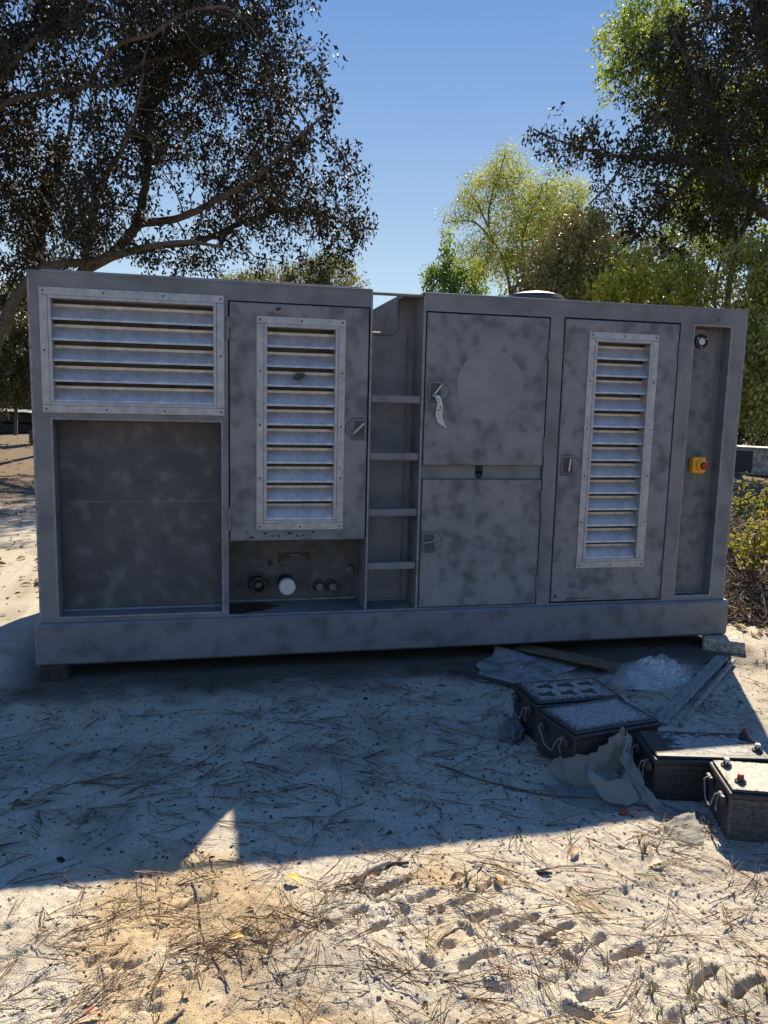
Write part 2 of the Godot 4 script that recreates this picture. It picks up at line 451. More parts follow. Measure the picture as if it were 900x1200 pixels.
func enclosure() -> void:
	var e := thing("generator_enclosure", "long grey sanded steel generator enclosure with louvred doors standing on the sand", "generator")
	# --- shell: [x0, x1, y0, y1, depth]
	var rects := [
		[0.085, 0.905, 1.40, 1.95, 0.30],
		[0.09, 0.925, 0.315, 1.342, 0.15],
		[0.957, 1.705, SILL, 1.962, 0.27],
		[BAY0, BAY1, SILL, HIGH, 0.21],
		[BAY0, 1.9, 1.845, HIGH, 9.0],
		[2.013, 2.741, SILL, 1.959, 0.06],
		[2.02, 2.735, 1.042, 1.119, 0.022],
		[2.822, 3.560, SILL, 1.963, 0.06],
		[3.015, 3.383, 0.55, 1.852, 0.30],
		[3.648, 3.90, 0.318, 1.956, 0.085]]
	obj("body_shell", body_shell(rects), M.paint, e)
	# --- roofs, one on each block, and the open trough between them
	var mb := MB.new()
	mb.box(Vector3(BAY0 / 2 - 0.003, HIGH + 0.004, -DEEP / 2), Vector3(BAY0 + 0.006, 0.008, DEEP + 0.004), 0.003)
	mb.tube([Vector3(0.0, HIGH - 0.004, -0.0065), Vector3(BAY0, HIGH - 0.004, -0.0065)], 0.0085, 10)
	mb.box(Vector3(0.86, HIGH + 0.014, -0.05), Vector3(1.60, 0.012, 0.03), 0.003)
	obj("roof_panel", mb, M.paint, e)
	mb = MB.new()
	mb.box(Vector3((1.9 + WIDE) / 2, HIGH + 0.004, -DEEP / 2 - 0.105), Vector3(WIDE - 1.9, 0.008, DEEP - 0.21), 0.003)
	mb.box(Vector3((BAY1 + WIDE) / 2, HIGH + 0.004, -0.1045), Vector3(WIDE - BAY1 + 0.004, 0.008, 0.209), 0.003)
	mb.tube([Vector3(BAY1, HIGH - 0.004, -0.0065), Vector3(WIDE, HIGH - 0.004, -0.0065)], 0.0085, 10)
	obj("roof_panel", mb, M.paint, e)
	mb = MB.new()
	mb.poly([Vector3(BAY0, 1.845, -0.211), Vector3(1.9, 1.845, -0.211), Vector3(1.9, 1.845, -DEEP), Vector3(BAY0, 1.845, -DEEP)], Vector3.UP)
	mb.poly([Vector3(1.9, 1.845, -0.211), Vector3(1.9, HIGH, -0.211), Vector3(1.9, HIGH, -DEEP), Vector3(1.9, 1.845, -DEEP)], Vector3.LEFT)
	mb.poly([Vector3(BAY0, 1.845, -0.211), Vector3(BAY0, HIGH, -0.211), Vector3(BAY0, HIGH, -DEEP), Vector3(BAY0, 1.845, -DEEP)], Vector3.RIGHT)
	obj("roof_trough", mb, M.recess_paint, e)
	mb = MB.new()                                                  # rolled rim of the cut-out
	var rim := [Vector3(BAY0, 1.845, -0.205), Vector3(1.865, 1.845, -0.205), Vector3(1.889, 1.855, -0.205), Vector3(1.9, 1.88, -0.205), Vector3(1.9, 2.04, -0.205)]
	mb.tube(rim, 0.009, 8)
	mb.poly([Vector3(1.9, 1.845, -0.209), Vector3(1.862, 1.845, -0.209), Vector3(1.889, 1.858, -0.209), Vector3(1.9, 1.885, -0.209)], Vector3.BACK)
	obj("trough_rim", mb, M.paint, e)
	# --- rolled edges of the openings
	for r in [rects[1], rects[9]]:
		mb = MB.new()
		lip(mb, r[0], r[1], r[2], r[3])
		obj("rolled_edge", mb, M.edge, e)
	for q in [[BAY0 - 0.004, SILL, HIGH - 0.015, -0.001, 0.006], [BAY1 + 0.004, SILL, HIGH - 0.015, -0.001, 0.006], [0.006, SKID, HIGH - 0.006, -0.0055, 0.0075], [WIDE - 0.006, SKID, HIGH - 0.006, -0.0055, 0.0075]]:
		mb = MB.new()
		mb.tube([Vector3(q[0], q[1], q[3]), Vector3(q[0], q[2], q[3])], q[4], 8)
		obj("rolled_edge", mb, M.edge, e)
	# --- skid
	mb = MB.new()
	mb.box(Vector3(WIDE / 2, (SKID + 0.07) / 2, -0.06), Vector3(WIDE + 0.045, SKID - 0.07, 0.19), 0.012)
	mb.box(Vector3(WIDE / 2, (SKID + 0.07) / 2, -DEEP + 0.08), Vector3(WIDE + 0.045, SKID - 0.07, 0.19), 0.012)
	for x in [0.075, WIDE - 0.075]:
		mb.box(Vector3(x, (SKID + 0.07) / 2 - 0.002, -DEEP / 2 + 0.01), Vector3(0.19, SKID - 0.075, DEEP - 0.34), 0.004)
	mb.box(Vector3(WIDE / 2, SKID - 0.02, -DEEP / 2), Vector3(WIDE - 0.34, 0.02, DEEP - 0.3), 0.0)
	obj("skid_beam", mb, M.base_paint, e)
	# weld sill along the foot of the recesses
	for q in [[0.5075, 0.318, -0.142, 0.83], [3.774, 0.322, -0.078, 0.25], [1.8575, 0.306, -0.20, 0.28], [1.33, 0.308, -0.262, 0.742]]:
		mb = MB.new()
		mb.box(Vector3(q[0], q[1], q[2]), Vector3(q[3], 0.012, 0.014), 0.004)
		obj("weld_bead", mb, M.edge, e)
	# --- big dark panel in the left recess
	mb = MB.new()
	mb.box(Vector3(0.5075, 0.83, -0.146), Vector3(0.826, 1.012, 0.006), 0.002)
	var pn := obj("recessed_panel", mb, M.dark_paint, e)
	mb = MB.new()
	for q in [[0.13, 0.34], [0.40, 0.52], [0.53, 0.88]]: mb.box(Vector3((q[0] + q[1]) / 2, 0.902 + q[0] * 0.008, -0.1428), Vector3(q[1] - q[0], 0.003, 0.0012), 0.0)
	obj("scratch_line", mb, M.paint, pn).set_meta("kind", "stuff")
	pn.set_meta("label", "dark smudged panel under the wide louvre")
	# --- louvres
	louver(e, 0.052, 0.938, 1.372, 1.982, 0.001, 5)
	# --- door with louvre, over the connection niche
	var d := door_leaf(e, 0.965, 1.697, 0.707, 1.955, 0.004, "", [1.142, 1.532, 0.805, 1.850])
	hinge(d, 0.957, 1.82, 0.004); hinge(d, 0.962, 0.83, 0.004)
	latch(d, 1.640, 1.315, 0.004, false, -0.75)
	mb = MB.new()
	for k in 9: fan(mb, ragged(1.03 + k * 0.045 + rng.randf() * 0.03, 0.722 + rng.randf() * 0.045, rng.randf_range(0.006, 0.018), rng.randf_range(0.005, 0.010), k), 0.0046)
	fan(mb, ragged(1.215, 1.93, 0.018, 0.012, 44), 0.0046)
	obj("paint_chip", mb, M.chip, d).set_meta("kind", "stuff")
	louver(e, 1.102, 1.572, 0.765, 1.890, 0.0045, 10)
	# --- connection niche
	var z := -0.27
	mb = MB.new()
	mb.box(Vector3(1.332, 0.51, z + 0.0005), Vector3(0.735, 0.39, 0.003), 0.001)  # added plate: grime and the niche's shade put into its dark colour
	obj("niche_shade_panel", mb, M.shade_paint, e)
	z = -0.268
	mb = MB.new()
	mb.box(Vector3(1.338, 0.552, z + 0.003), Vector3(0.185, 0.068, 0.006), 0.001)
	var plate := obj("data_plate", mb, M.black, e)
	mb = MB.new()
	mb.quad_uv(Vector3(1.25, 0.522, z + 0.0066), Vector3(1.426, 0.522, z + 0.0066), Vector3(1.426, 0.582, z + 0.0066), Vector3(1.25, 0.582, z + 0.0066))
	obj("plate_print", mb, M.plate, plate)
	var port := obj("threaded_port", disc([Vector2(0.058, 0), Vector2(0.058, 0.02), Vector2(0.047, 0.024), Vector2(0.047, 0.085), Vector2(0.036, 0.085), Vector2(0.036, 0.03), Vector2(0.0, 0.03)], Vector3(1.126, 0.415, z)), M.black, e)
	obj("port_core", disc([Vector2(0.016, 0.03), Vector2(0.014, 0.07), Vector2(0, 0.07)], Vector3(1.126, 0.415, z)), M.recess_paint, port)
	var cap := obj("outlet_pipe", disc([Vector2(0.046, 0), Vector2(0.046, 0.10)], Vector3(1.285, 0.412, z)), M.black, e)
	obj("pipe_cap", disc([Vector2(0.047, 0.09), Vector2(0.047, 0.128), Vector2(0.041, 0.134), Vector2(0.006, 0.134), Vector2(0.005, 0.131), Vector2(0, 0.131)], Vector3(1.285, 0.412, z)), M.pale_plastic, cap)
	for x in [1.478, 1.556]:
		var st := obj("hose_stub", disc([Vector2(0.034, 0), Vector2(0.034, 0.02), Vector2(0.026, 0.022), Vector2(0.026, 0.055), Vector2(0.0, 0.057)], Vector3(x, 0.39, z)), M.black, e)
		obj("stub_plug", disc([Vector2(0.022, 0.05), Vector2(0.021, 0.07), Vector2(0, 0.072)], Vector3(x, 0.39, z)), M.recess_paint, st)
	obj("drain_fitting", disc([Vector2(0.026, 0), Vector2(0.026, 0.012), Vector2(0.021, 0.014), Vector2(0.02, 0.06), Vector2(0.011, 0.062), Vector2(0.009, 0.05), Vector2(0, 0.05)], Vector3(1.652, 0.487, z)), M.recess_paint, e)
	obj("hole_plug", disc([Vector2(0.017, 0), Vector2(0.013, 0.006), Vector2(0, 0.007)], Vector3(1.197, 0.525, z)), M.rubber, e)
	# oil on the ledge
	mb = MB.new()
	var oil := []
	for p in [[0.93, 0.006], [1.02, -0.09], [1.10, -0.2], [1.0, -0.255], [0.965, -0.25], [0.962, -0.1]]: oil.push_back(Vector3(p[0], SILL + 0.003, p[1]))
	mb.poly([Vector3(0.962, SILL + 0.003, -0.25), Vector3(1.16, SILL + 0.003, -0.24), Vector3(1.24, SILL + 0.003, -0.15), Vector3(1.14, SILL + 0.003, -0.06), Vector3(1.03, SILL + 0.003, -0.012), Vector3(0.962, SILL + 0.003, -0.012)], Vector3.UP)
	obj("oil_stain", mb, M.oil, e)
	# --- ladder bay: four rungs and the bar across its top
	for y in [1.480, 1.166, 0.853, 0.549]:
		mb = MB.new()
		mb.box(Vector3((BAY0 + BAY1) / 2, y, -0.022), Vector3(BAY1 - BAY0 - 0.004, 0.042, 0.03), 0.004)
		mb.box(Vector3((BAY0 + BAY1) / 2, y + 0.012, -0.05), Vector3(BAY1 - BAY0 - 0.004, 0.008, 0.03), 0.001)
		obj("ladder_rung", mb, M.paint, e)
	mb = MB.new()
	mb.box(Vector3(1.857, 2.037, -0.016), Vector3(0.276, 0.014, 0.022), 0.003)
	obj("top_bar", mb, M.recess_paint, e)
	mb = MB.new()
	mb.box(Vector3(1.952, 2.042, -0.118), Vector3(0.095, 0.008, 0.182), 0.002)
	obj("bay_roof", mb, M.recess_paint, e)
	mb = MB.new()
	mb.box(Vector3(1.962, 1.1, -0.2075), Vector3(0.010, 1.55, 0.006), 0.003)
	obj("panel_fold", mb, M.recess_paint, e)
	# --- upper and lower doors right of the ladder
	d = door_leaf(e, 2.020, 2.733, 1.121, 1.951, 0.004, "upper square door with a smooth round patch")
	hinge(d, 2.738, 1.775, 0.004); hinge(d, 2.736, 1.23, 0.004)
	obj("round_patch", disc([Vector2(0.196, 0), Vector2(0.194, 0.0012), Vector2(0, 0.0012)], Vector3(2.397, 1.566, 0.004), 64), M.patch, d)
	latch(d, 2.090, 1.528, 0.004, true, -0.6)
	d = door_leaf(e, 2.020, 2.733, 0.306, 1.040, 0.004, "lower square door with a steel latch")
	hinge(d, 2.738, 0.925, 0.004); hinge(d, 2.735, 0.42, 0.004)
	latch(d, 2.080, 0.685, 0.004, true, -1.35)
	mb = MB.new()
	mb.box(Vector3(2.357, 1.092, -0.0205), Vector3(0.044, 0.052, 0.004), 0.0)
	mb.lathe([Vector2(0.0, 0.002), Vector2(0.022, 0.002), Vector2(0.022, 0.0)], Transform3D(Basis(Vector3.RIGHT, PI / 2), Vector3(2.357, 1.066, -0.0205)), 16)
	obj("slot_opening", mb, M.gap, e)
	# --- louvred door on the right
	d = door_leaf(e, 2.831, 3.551, 0.311, 1.954, 0.004, "", [3.018, 3.380, 0.553, 1.849])
	hinge(d, 3.556, 1.80, 0.004); hinge(d, 3.554, 0.50, 0.004)
	latch(d, 2.902, 1.125, 0.004, true, 0.0)
	obj("door_button", disc([Vector2(0.024, 0), Vector2(0.022, 0.005), Vector2(0, 0.006)], Vector3(2.965, 0.415, 0.004)), M.recess_paint, d)
	obj("door_button", disc([Vector2(0.009, 0), Vector2(0.008, 0.003), Vector2(0, 0.004)], Vector3(2.858, 0.345, 0.004)), M.chip, d)
	mb = MB.new()
	for k in 6: fan(mb, ragged(2.94 + k * 0.026, 0.325 + rng.randf() * 0.006, 0.016, 0.005, 60 + k), 0.0046)
	obj("paint_chip", mb, M.chip, d).set_meta("kind", "stuff")
	louver(e, 2.978, 3.420, 0.513, 1.889, 0.0045, 13)
	# --- right recess: back sheet, horn and emergency stop
	mb = MB.new()
	mb.box(Vector3(3.758, 1.137, -0.080), Vector3(0.205, 1.61, 0.008), 0.002)
	obj("recessed_panel", mb, M.recess_paint, e)
	var horn := obj("warning_horn", disc([Vector2(0.044, 0), Vector2(0.042, 0.012), Vector2(0.034, 0.016), Vector2(0.030, 0.010), Vector2(0.022, 0.010)], Vector3(3.748, 1.868, -0.076)), M.black, e)
	obj("horn_core", disc([Vector2(0.022, 0.006), Vector2(0.020, 0.016), Vector2(0, 0.018)], Vector3(3.748, 1.868, -0.076)), M.pale_plastic, horn)
	for a in 3:
		obj("horn_screw", disc([Vector2(0.005, 0.010), Vector2(0.004, 0.017), Vector2(0, 0.017)], Vector3(3.748 + cos(a * 2.1 + 0.5) * 0.035, 1.868 + sin(a * 2.1 + 0.5) * 0.035, -0.076), 8), M.steel, horn)
	mb = MB.new()
	mb.box(Vector3(3.772, 1.128, -0.049), Vector3(0.088, 0.098, 0.054), 0.008)
	var stop := obj("emergency_stop_box", mb, M.yellow, e)
	obj("stop_collar", disc([Vector2(0.036, 0), Vector2(0.036, 0.02), Vector2(0.028, 0.024), Vector2(0, 0.024)], Vector3(3.780, 1.126, -0.022)), M.yellow, stop)
	obj("stop_button", disc([Vector2(0.016, 0.02), Vector2(0.024, 0.03), Vector2(0.024, 0.042), Vector2(0.018, 0.048), Vector2(0, 0.049)], Vector3(3.780, 1.126, -0.022)), M.red, stop)
	mb = MB.new()
	fan(mb, ragged(3.80, 1.992, 0.009, 0.010, 91), 0.0008)
	obj("bolt_hole", mb, M.gap, e)
	# --- round vent on the roof
	mb = MB.new()
	mb.lathe([Vector2(0.15, 0.0), Vector2(0.15, 0.05), Vector2(0.185, 0.055), Vector2(0.19, 0.075), Vector2(0.17, 0.10), Vector2(0.10, 0.118), Vector2(0.0, 0.122)], Transform3D(Basis.IDENTITY, Vector3(2.90, HIGH + 0.008, -0.62)), 40)
	obj("roof_vent", mb, M.vent, e)
	# --- things that carry it or hang on it
	mb = MB.new()
	mb.box(Vector3.ZERO, Vector3(0.14, 0.115, 0.20), 0.006)
	var bl := obj("support_block", mb, M.old_wood)
	bl.position = Vector3(0.065, 0.0125, -0.05)
	tag(bl, "dark weathered wooden block under the left end of the enclosure skid", "block")
	mb = MB.new()
	mb.box(Vector3.ZERO, Vector3(0.24, 0.125, 0.26), 0.008)
	bl = obj("support_block", mb, M.block)
	bl.position = Vector3(4.0, 0.0035, 0.03)
	bl.rotation.y = -0.6
	tag(bl, "pale cracked timber block jutting from under the right end of the skid", "block")
	mb = MB.new()
	var rows := []
	for k in 10:
		var f := k / 9.0
		var w := 0.020 - 0.003 * sin(f * 5.0)
		var c := Vector3(0.012 + f * 0.04 + 0.006 * sin(f * 7.0), -f * 0.17, 0.012 * sin(f * 6.0))
		rows.push_back([c + Vector3(-w, 0.004, 0.005 * sin(f * 9.0)), c, c + Vector3(w, -0.004 - 0.006 * f, -0.004)])
	mb.grid(rows)
	var tg := obj("paper_tag", mb, M.tag)
	tg.position = Vector3(2.065, 1.508, 0.034)
	tag(tg, "torn white paper tag hanging from the upper square door's latch", "tag")
	mb = MB.new()
	rows = []
	for k in 7:
		var f := k / 6.0
		var w := 0.021 * sin(PI * (0.06 + 0.88 * f))
		rows.push_back([Vector3(f * 0.075, -w, 0.0), Vector3(f * 0.075, 0.0, -0.006), Vector3(f * 0.075, w, 0.004)])
	mb.grid(rows)
	var lf := obj("oak_leaf", mb, M.green_leaf)
	lf.position = Vector3(1.29, 1.575, 0.006)
	lf.rotation = Vector3(-0.5, 0.1, 0.35)
	tag(lf, "dark green leaf caught between blades of the left door's louvre", "leaf")

# ---------------------------------------------------------------- ground
const FX0 := -1.5
const FX1 := 4.5
const FZ0 := -0.3
const FZ1 := 3.1
const STEP := 0.008
var fine := PackedFloat32Array()
var fw := 0
var fh := 0
var n_big: FastNoiseLite
var n_mid: FastNoiseLite
var n_clod: FastNoiseLite
var n_tint: FastNoiseLite

func rough_at(x: float, z: float) -> float:      # 1 on the churned sand in front, less in the smoother strip
	return ss(1.75, 2.1, z + 0.15 * n_mid.get_noise_2d(x * 1.0, z * 1.0))

func base_height(x: float, z: float) -> float:
	var far := ss(5.0, 14.0, Vector2(x - 1.5, z - 1.0).length())
	var h := 0.018 * n_big.get_noise_2d(x, z) * (1.0 + 8.0 * far)
	h += 0.008 * n_mid.get_noise_2d(x, z)
	var box := ss(0.25, 0.0, max(max(-x, x - 4.0), max(z - 0.1, -1.9 - z)))
	return h * (1.0 - 0.6 * box) - 0.006 * box

func height(x: float, z: float) -> float:
	if x < FX0 or x >= FX1 - STEP or z < FZ0 or z >= FZ1 - STEP: return base_height(x, z)
	var fx := (x - FX0) / STEP
	var fz := (z - FZ0) / STEP
	var i := int(fx)
	var j := int(fz)
	var a := fine[j * fw + i]
	var b := fine[j * fw + i + 1]
	var c := fine[(j + 1) * fw + i]
	var d := fine[(j + 1) * fw + i + 1]
	return lerp(lerp(a, b, fx - i), lerp(c, d, fx - i), fz - j)

func lug(x: float, z: float, length: float, wide: float, ang: float, depth: float) -> void:
	# one tyre-tread print: a flat-bottomed slot with a pushed-up rim
	var r := length * 0.5 + 0.06
	var ca := cos(ang)
	var sa := sin(ang)
	for j in range(max(0, int((z - r - FZ0) / STEP)), min(fh, int((z + r - FZ0) / STEP) + 1)):
		for i in range(max(0, int((x - r - FX0) / STEP)), min(fw, int((x + r - FX0) / STEP) + 1)):
			var px := FX0 + i * STEP - x
			var pz := FZ0 + j * STEP - z
			var wob := n_clod.get_noise_2d((x + px) * 0.6, (z + pz) * 0.6)
			var u := ca * px + sa * pz
			var v := -sa * px + ca * pz
			var du := absf(u) - length * 0.5 + wob * 0.004
			var dv := absf(v + 0.010 * n_clod.get_noise_2d((x + px) * 0.5 + 20.0, z)) - wide * 0.5 + wob * 0.004
			var d := maxf(du, dv)
			var slope := 0.6 if v > 0.0 else 1.0       # the wall towards the machine is steep, the other one soft
			var k := 1.0 - ss(-0.004 - wide * 0.5 * (1.0 - slope), 0.007, d)
			var rim := exp(-pow((d - 0.016) / 0.012, 2.0)) if d > 0.0 else 0.0
			fine[j * fw + i] += -depth * k * clampf(0.75 + 0.9 * n_clod.get_noise_2d((x + px) * 0.45 + 50.0, (z + pz) * 0.45), 0.0, 1.25) + depth * 0.16 * rim * (0.6 + wob)

func ground() -> void:
	n_big = noise(0.45, 2, FastNoiseLite.TYPE_SIMPLEX_SMOOTH, 5)
	n_mid = noise(2.2, 3, FastNoiseLite.TYPE_SIMPLEX_SMOOTH, 6)
	n_clod = noise(13.0, 3, FastNoiseLite.TYPE_SIMPLEX, 7)
	n_tint = noise(0.75, 4, FastNoiseLite.TYPE_SIMPLEX_SMOOTH, 8)
	var n_grit := noise(40.0, 2, FastNoiseLite.TYPE_SIMPLEX, 9)
	fw = int((FX1 - FX0) / STEP) + 1
	fh = int((FZ1 - FZ0) / STEP) + 1
	fine.resize(fw * fh)
	for j in fh:
		var z := FZ0 + j * STEP
		for i in fw:
			var x := FX0 + i * STEP
			var r := rough_at(x, z)
			var c := n_clod.get_noise_2d(x, z)
			fine[j * fw + i] = base_height(x, z) + c * (0.0020 + 0.0030 * r) + maxf(0.0, n_grit.get_noise_2d(x, z)) * (0.0028 + 0.0035 * r) + 0.004 * r * maxf(0.0, n_mid.get_noise_2d(x * 2.2, z * 2.2 + 40.0))
	# tread prints: two rows running away to the lower right, and weaker ones at the left
	var along := Vector2(0.815, 0.58)
	for k in 13:
		var p := Vector2(1.32, 2.01) + along * (k * 0.098)
		lug(p.x + rng.randf_range(-0.01, 0.01), p.y, rng.randf_range(0.09, 0.15), rng.randf_range(0.011, 0.016), rng.randf_range(-0.42, -0.2), rng.randf_range(0.030, 0.040))
		lug(p.x - 0.085, p.y + 0.045, 0.05, 0.014, 1.15, 0.016)
		p += Vector2(-0.09, 0.17)
		if k % 3 != 2: lug(p.x, p.y, rng.randf_range(0.07, 0.13), rng.randf_range(0.010, 0.014), rng.randf_range(-0.5, -0.2), rng.randf_range(0.022, 0.032))
		p += Vector2(0.02, 0.10)
		if k % 2 == 0: lug(p.x, p.y, rng.randf_range(0.05, 0.10), 0.018, rng.randf_range(0.5, 1.1), rng.randf_range(0.014, 0.022))
	for row in [[0.22, 1.98], [0.46, 2.0], [0.80, 2.02], [0.98, 2.12]]:
		for k in 6:
			var p := Vector2(row[0], row[1]) + Vector2(0.05, 0.088) * k * 1.15
			lug(p.x + rng.randf_range(-0.02, 0.02), p.y, rng.randf_range(0.07, 0.13), rng.randf_range(0.012, 0.018), rng.randf_range(-0.75, -0.35), rng.randf_range(0.008, 0.015))
	for k in 16:
		lug(rng.randf_range(0.1, 2.6), rng.randf_range(2.0, 2.75), rng.randf_range(0.03, 0.09), rng.randf_range(0.014, 0.022), rng.randf_range(-1.2, 0.6), rng.randf_range(0.008, 0.016))
	# one sheet: fine where it is near, growing cells out to the horizon
	var xs := PackedFloat32Array()
	var zs := PackedFloat32Array()
	for q in [[xs, FX0, FX1], [zs, FZ0, FZ1]]:
		var low := []
		var s := STEP
		var at: float = q[1]
		while at > -260.0:
			s = minf(s * 1.22, 14.0)
			at -= s
			low.push_back(at)
		low.reverse()
		for a in low: q[0].push_back(a)
		var cnt := fw if q[0] == xs else fh
		for i in cnt: q[0].push_back(q[1] + i * STEP)
		s = STEP
		at = q[0][q[0].size() - 1]
		while at < 260.0:
			s = minf(s * 1.22, 14.0)
			at += s
			q[0].push_back(at)
	var w := xs.size()
	var h := zs.size()
	var mb := MB.new()
	mb.v.resize(w * h); mb.n.resize(w * h); mb.c.resize(w * h); mb.t.resize(w * h)
	var ys := PackedFloat32Array()
	ys.resize(w * h)
	for j in h:
		for i in w:
			var x := xs[i]
			var z := zs[j]
			var y := height(x, z)
			ys[j * w + i] = y
			mb.v[j * w + i] = Vector3(x, y, z)
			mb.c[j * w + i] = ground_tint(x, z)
	for j in h:
		for i in w:
			var i0 := maxi(i - 1, 0)
			var i1 := mini(i + 1, w - 1)
			var j0 := maxi(j - 1, 0)
			var j1 := mini(j + 1, h - 1)
			mb.n[j * w + i] = Vector3(-(ys[j * w + i1] - ys[j * w + i0]) / (xs[i1] - xs[i0]), 1.0, -(ys[j1 * w + i] - ys[j0 * w + i]) / (zs[j1] - zs[j0])).normalized()
	mb.idx.resize((w - 1) * (h - 1) * 6)
	var o := 0
	for j in h - 1:
		for i in w - 1:
			var a := j * w + i
			for q in [a, a + 1, a + w, a + 1, a + w + 1, a + w]:
				mb.idx[o] = q
				o += 1
	var g := obj("sand_ground", mb, M.sand)
	g.set_meta("kind", "structure")

func ground_tint(x: float, z: float) -> Color:
	var pale := Color(0.43, 0.392, 0.318)
	var t := n_tint.get_noise_2d(x * 1.5, z * 1.5)
	var orange := ss(0.02, 0.35, t + 0.25 * ss(2.0, 2.8, z) + 0.12 * ss(1.6, 0.3, x) * ss(1.6, 2.2, z) - 0.3 * ss(1.1, 1.7, x) * ss(2.75, 2.2, z)) * (0.25 + 0.75 * ss(1.4, 2.0, z))
	var c := pale.lerp(Color(0.39, 0.29, 0.165), 0.8 * orange)
	var dirt_shade := ss(0.0, 0.45, n_tint.get_noise_2d(x * 2.1 + 30.0, z * 2.1)) * 0.38 + ss(0.1, 0.5, n_mid.get_noise_2d(x * 2.6, z * 3.4 + 11.0)) * 0.22 * ss(2.1, 1.7, z)  # random dirt, plus mottling painted where the enclosure's shadow falls, to darken it
	c = c.lerp(Color(0.17, 0.145, 0.115), dirt_shade)
	# damp soil along the skid, and the under-skid shade painted near-black
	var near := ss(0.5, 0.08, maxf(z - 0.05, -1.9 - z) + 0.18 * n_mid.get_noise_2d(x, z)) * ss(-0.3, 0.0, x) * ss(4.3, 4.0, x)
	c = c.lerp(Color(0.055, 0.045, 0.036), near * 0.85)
	# leaf litter under the trees
	var d := Vector2(x - 1.2, z - 2.0).length()
	var lit := ss(6.5, 11.0, d + 3.5 * n_tint.get_noise_2d(x * 0.3, z * 0.3)) + ss(4.3, 5.2, x + 0.8 * z) * 0.55
	c = c.lerp(Color(0.125, 0.09, 0.06), clampf(lit, 0.0, 1.0) * 0.85)
	return c

func scatter(called: String, me: Mesh, m: Material, xf: Array, cols: Array, parent: Node = self) -> MultiMeshInstance3D:
	var mm := MultiMesh.new()
	mm.transform_format = MultiMesh.TRANSFORM_3D
	mm.use_colors = true
	mm.mesh = me
	mm.instance_count = xf.size()
	for k in xf.size():
		mm.set_instance_transform(k, xf[k])
		mm.set_instance_color(k, cols[k])
	var o := MultiMeshInstance3D.new()
	o.name = called
	o.multimesh = mm
	o.material_override = m
	parent.add_child(o, true)
	fix_name(o, called)
	o.set_meta("kind", "stuff")
	return o

func needle_mesh(sd: int) -> ArrayMesh:          # a pine-needle bundle, about 1 m long before scaling
	var r := RandomNumberGenerator.new()
	r.seed = sd
	var mb := MB.new()
	for k in 3:
		var p := []
		var bend := r.randf_range(-0.5, 0.5)
		var sp := (k - 1) * r.randf_range(0.03, 0.3)
		for i in 6:
			var f := i / 5.0
			p.push_back(Vector3(f - 0.5, 0.05 * sin(PI * f) * r.randf_range(0.3, 1.0), bend * f * f + sp * f))
		mb.tube(p, [0.006, 0.006, 0.0058, 0.005, 0.0045, 0.002], 3, false)
	return mb.mesh()

func leaf_mesh(l: float, w: float, curl: float) -> ArrayMesh:
	var mb := MB.new()
	var rows := []
	for k in 6:
		var f := k / 5.0
		var ww := w * 0.5 * sin(PI * pow(0.04 + 0.93 * f, 0.85))
		var y := curl * sin(PI * f)
		rows.push_back([Vector3(f * l - l / 2, y + ww * 0.5, -ww), Vector3(f * l - l / 2, y, 0.0), Vector3(f * l - l / 2, y + ww * 0.35, ww)])
	mb.grid(rows)
	return mb.mesh()

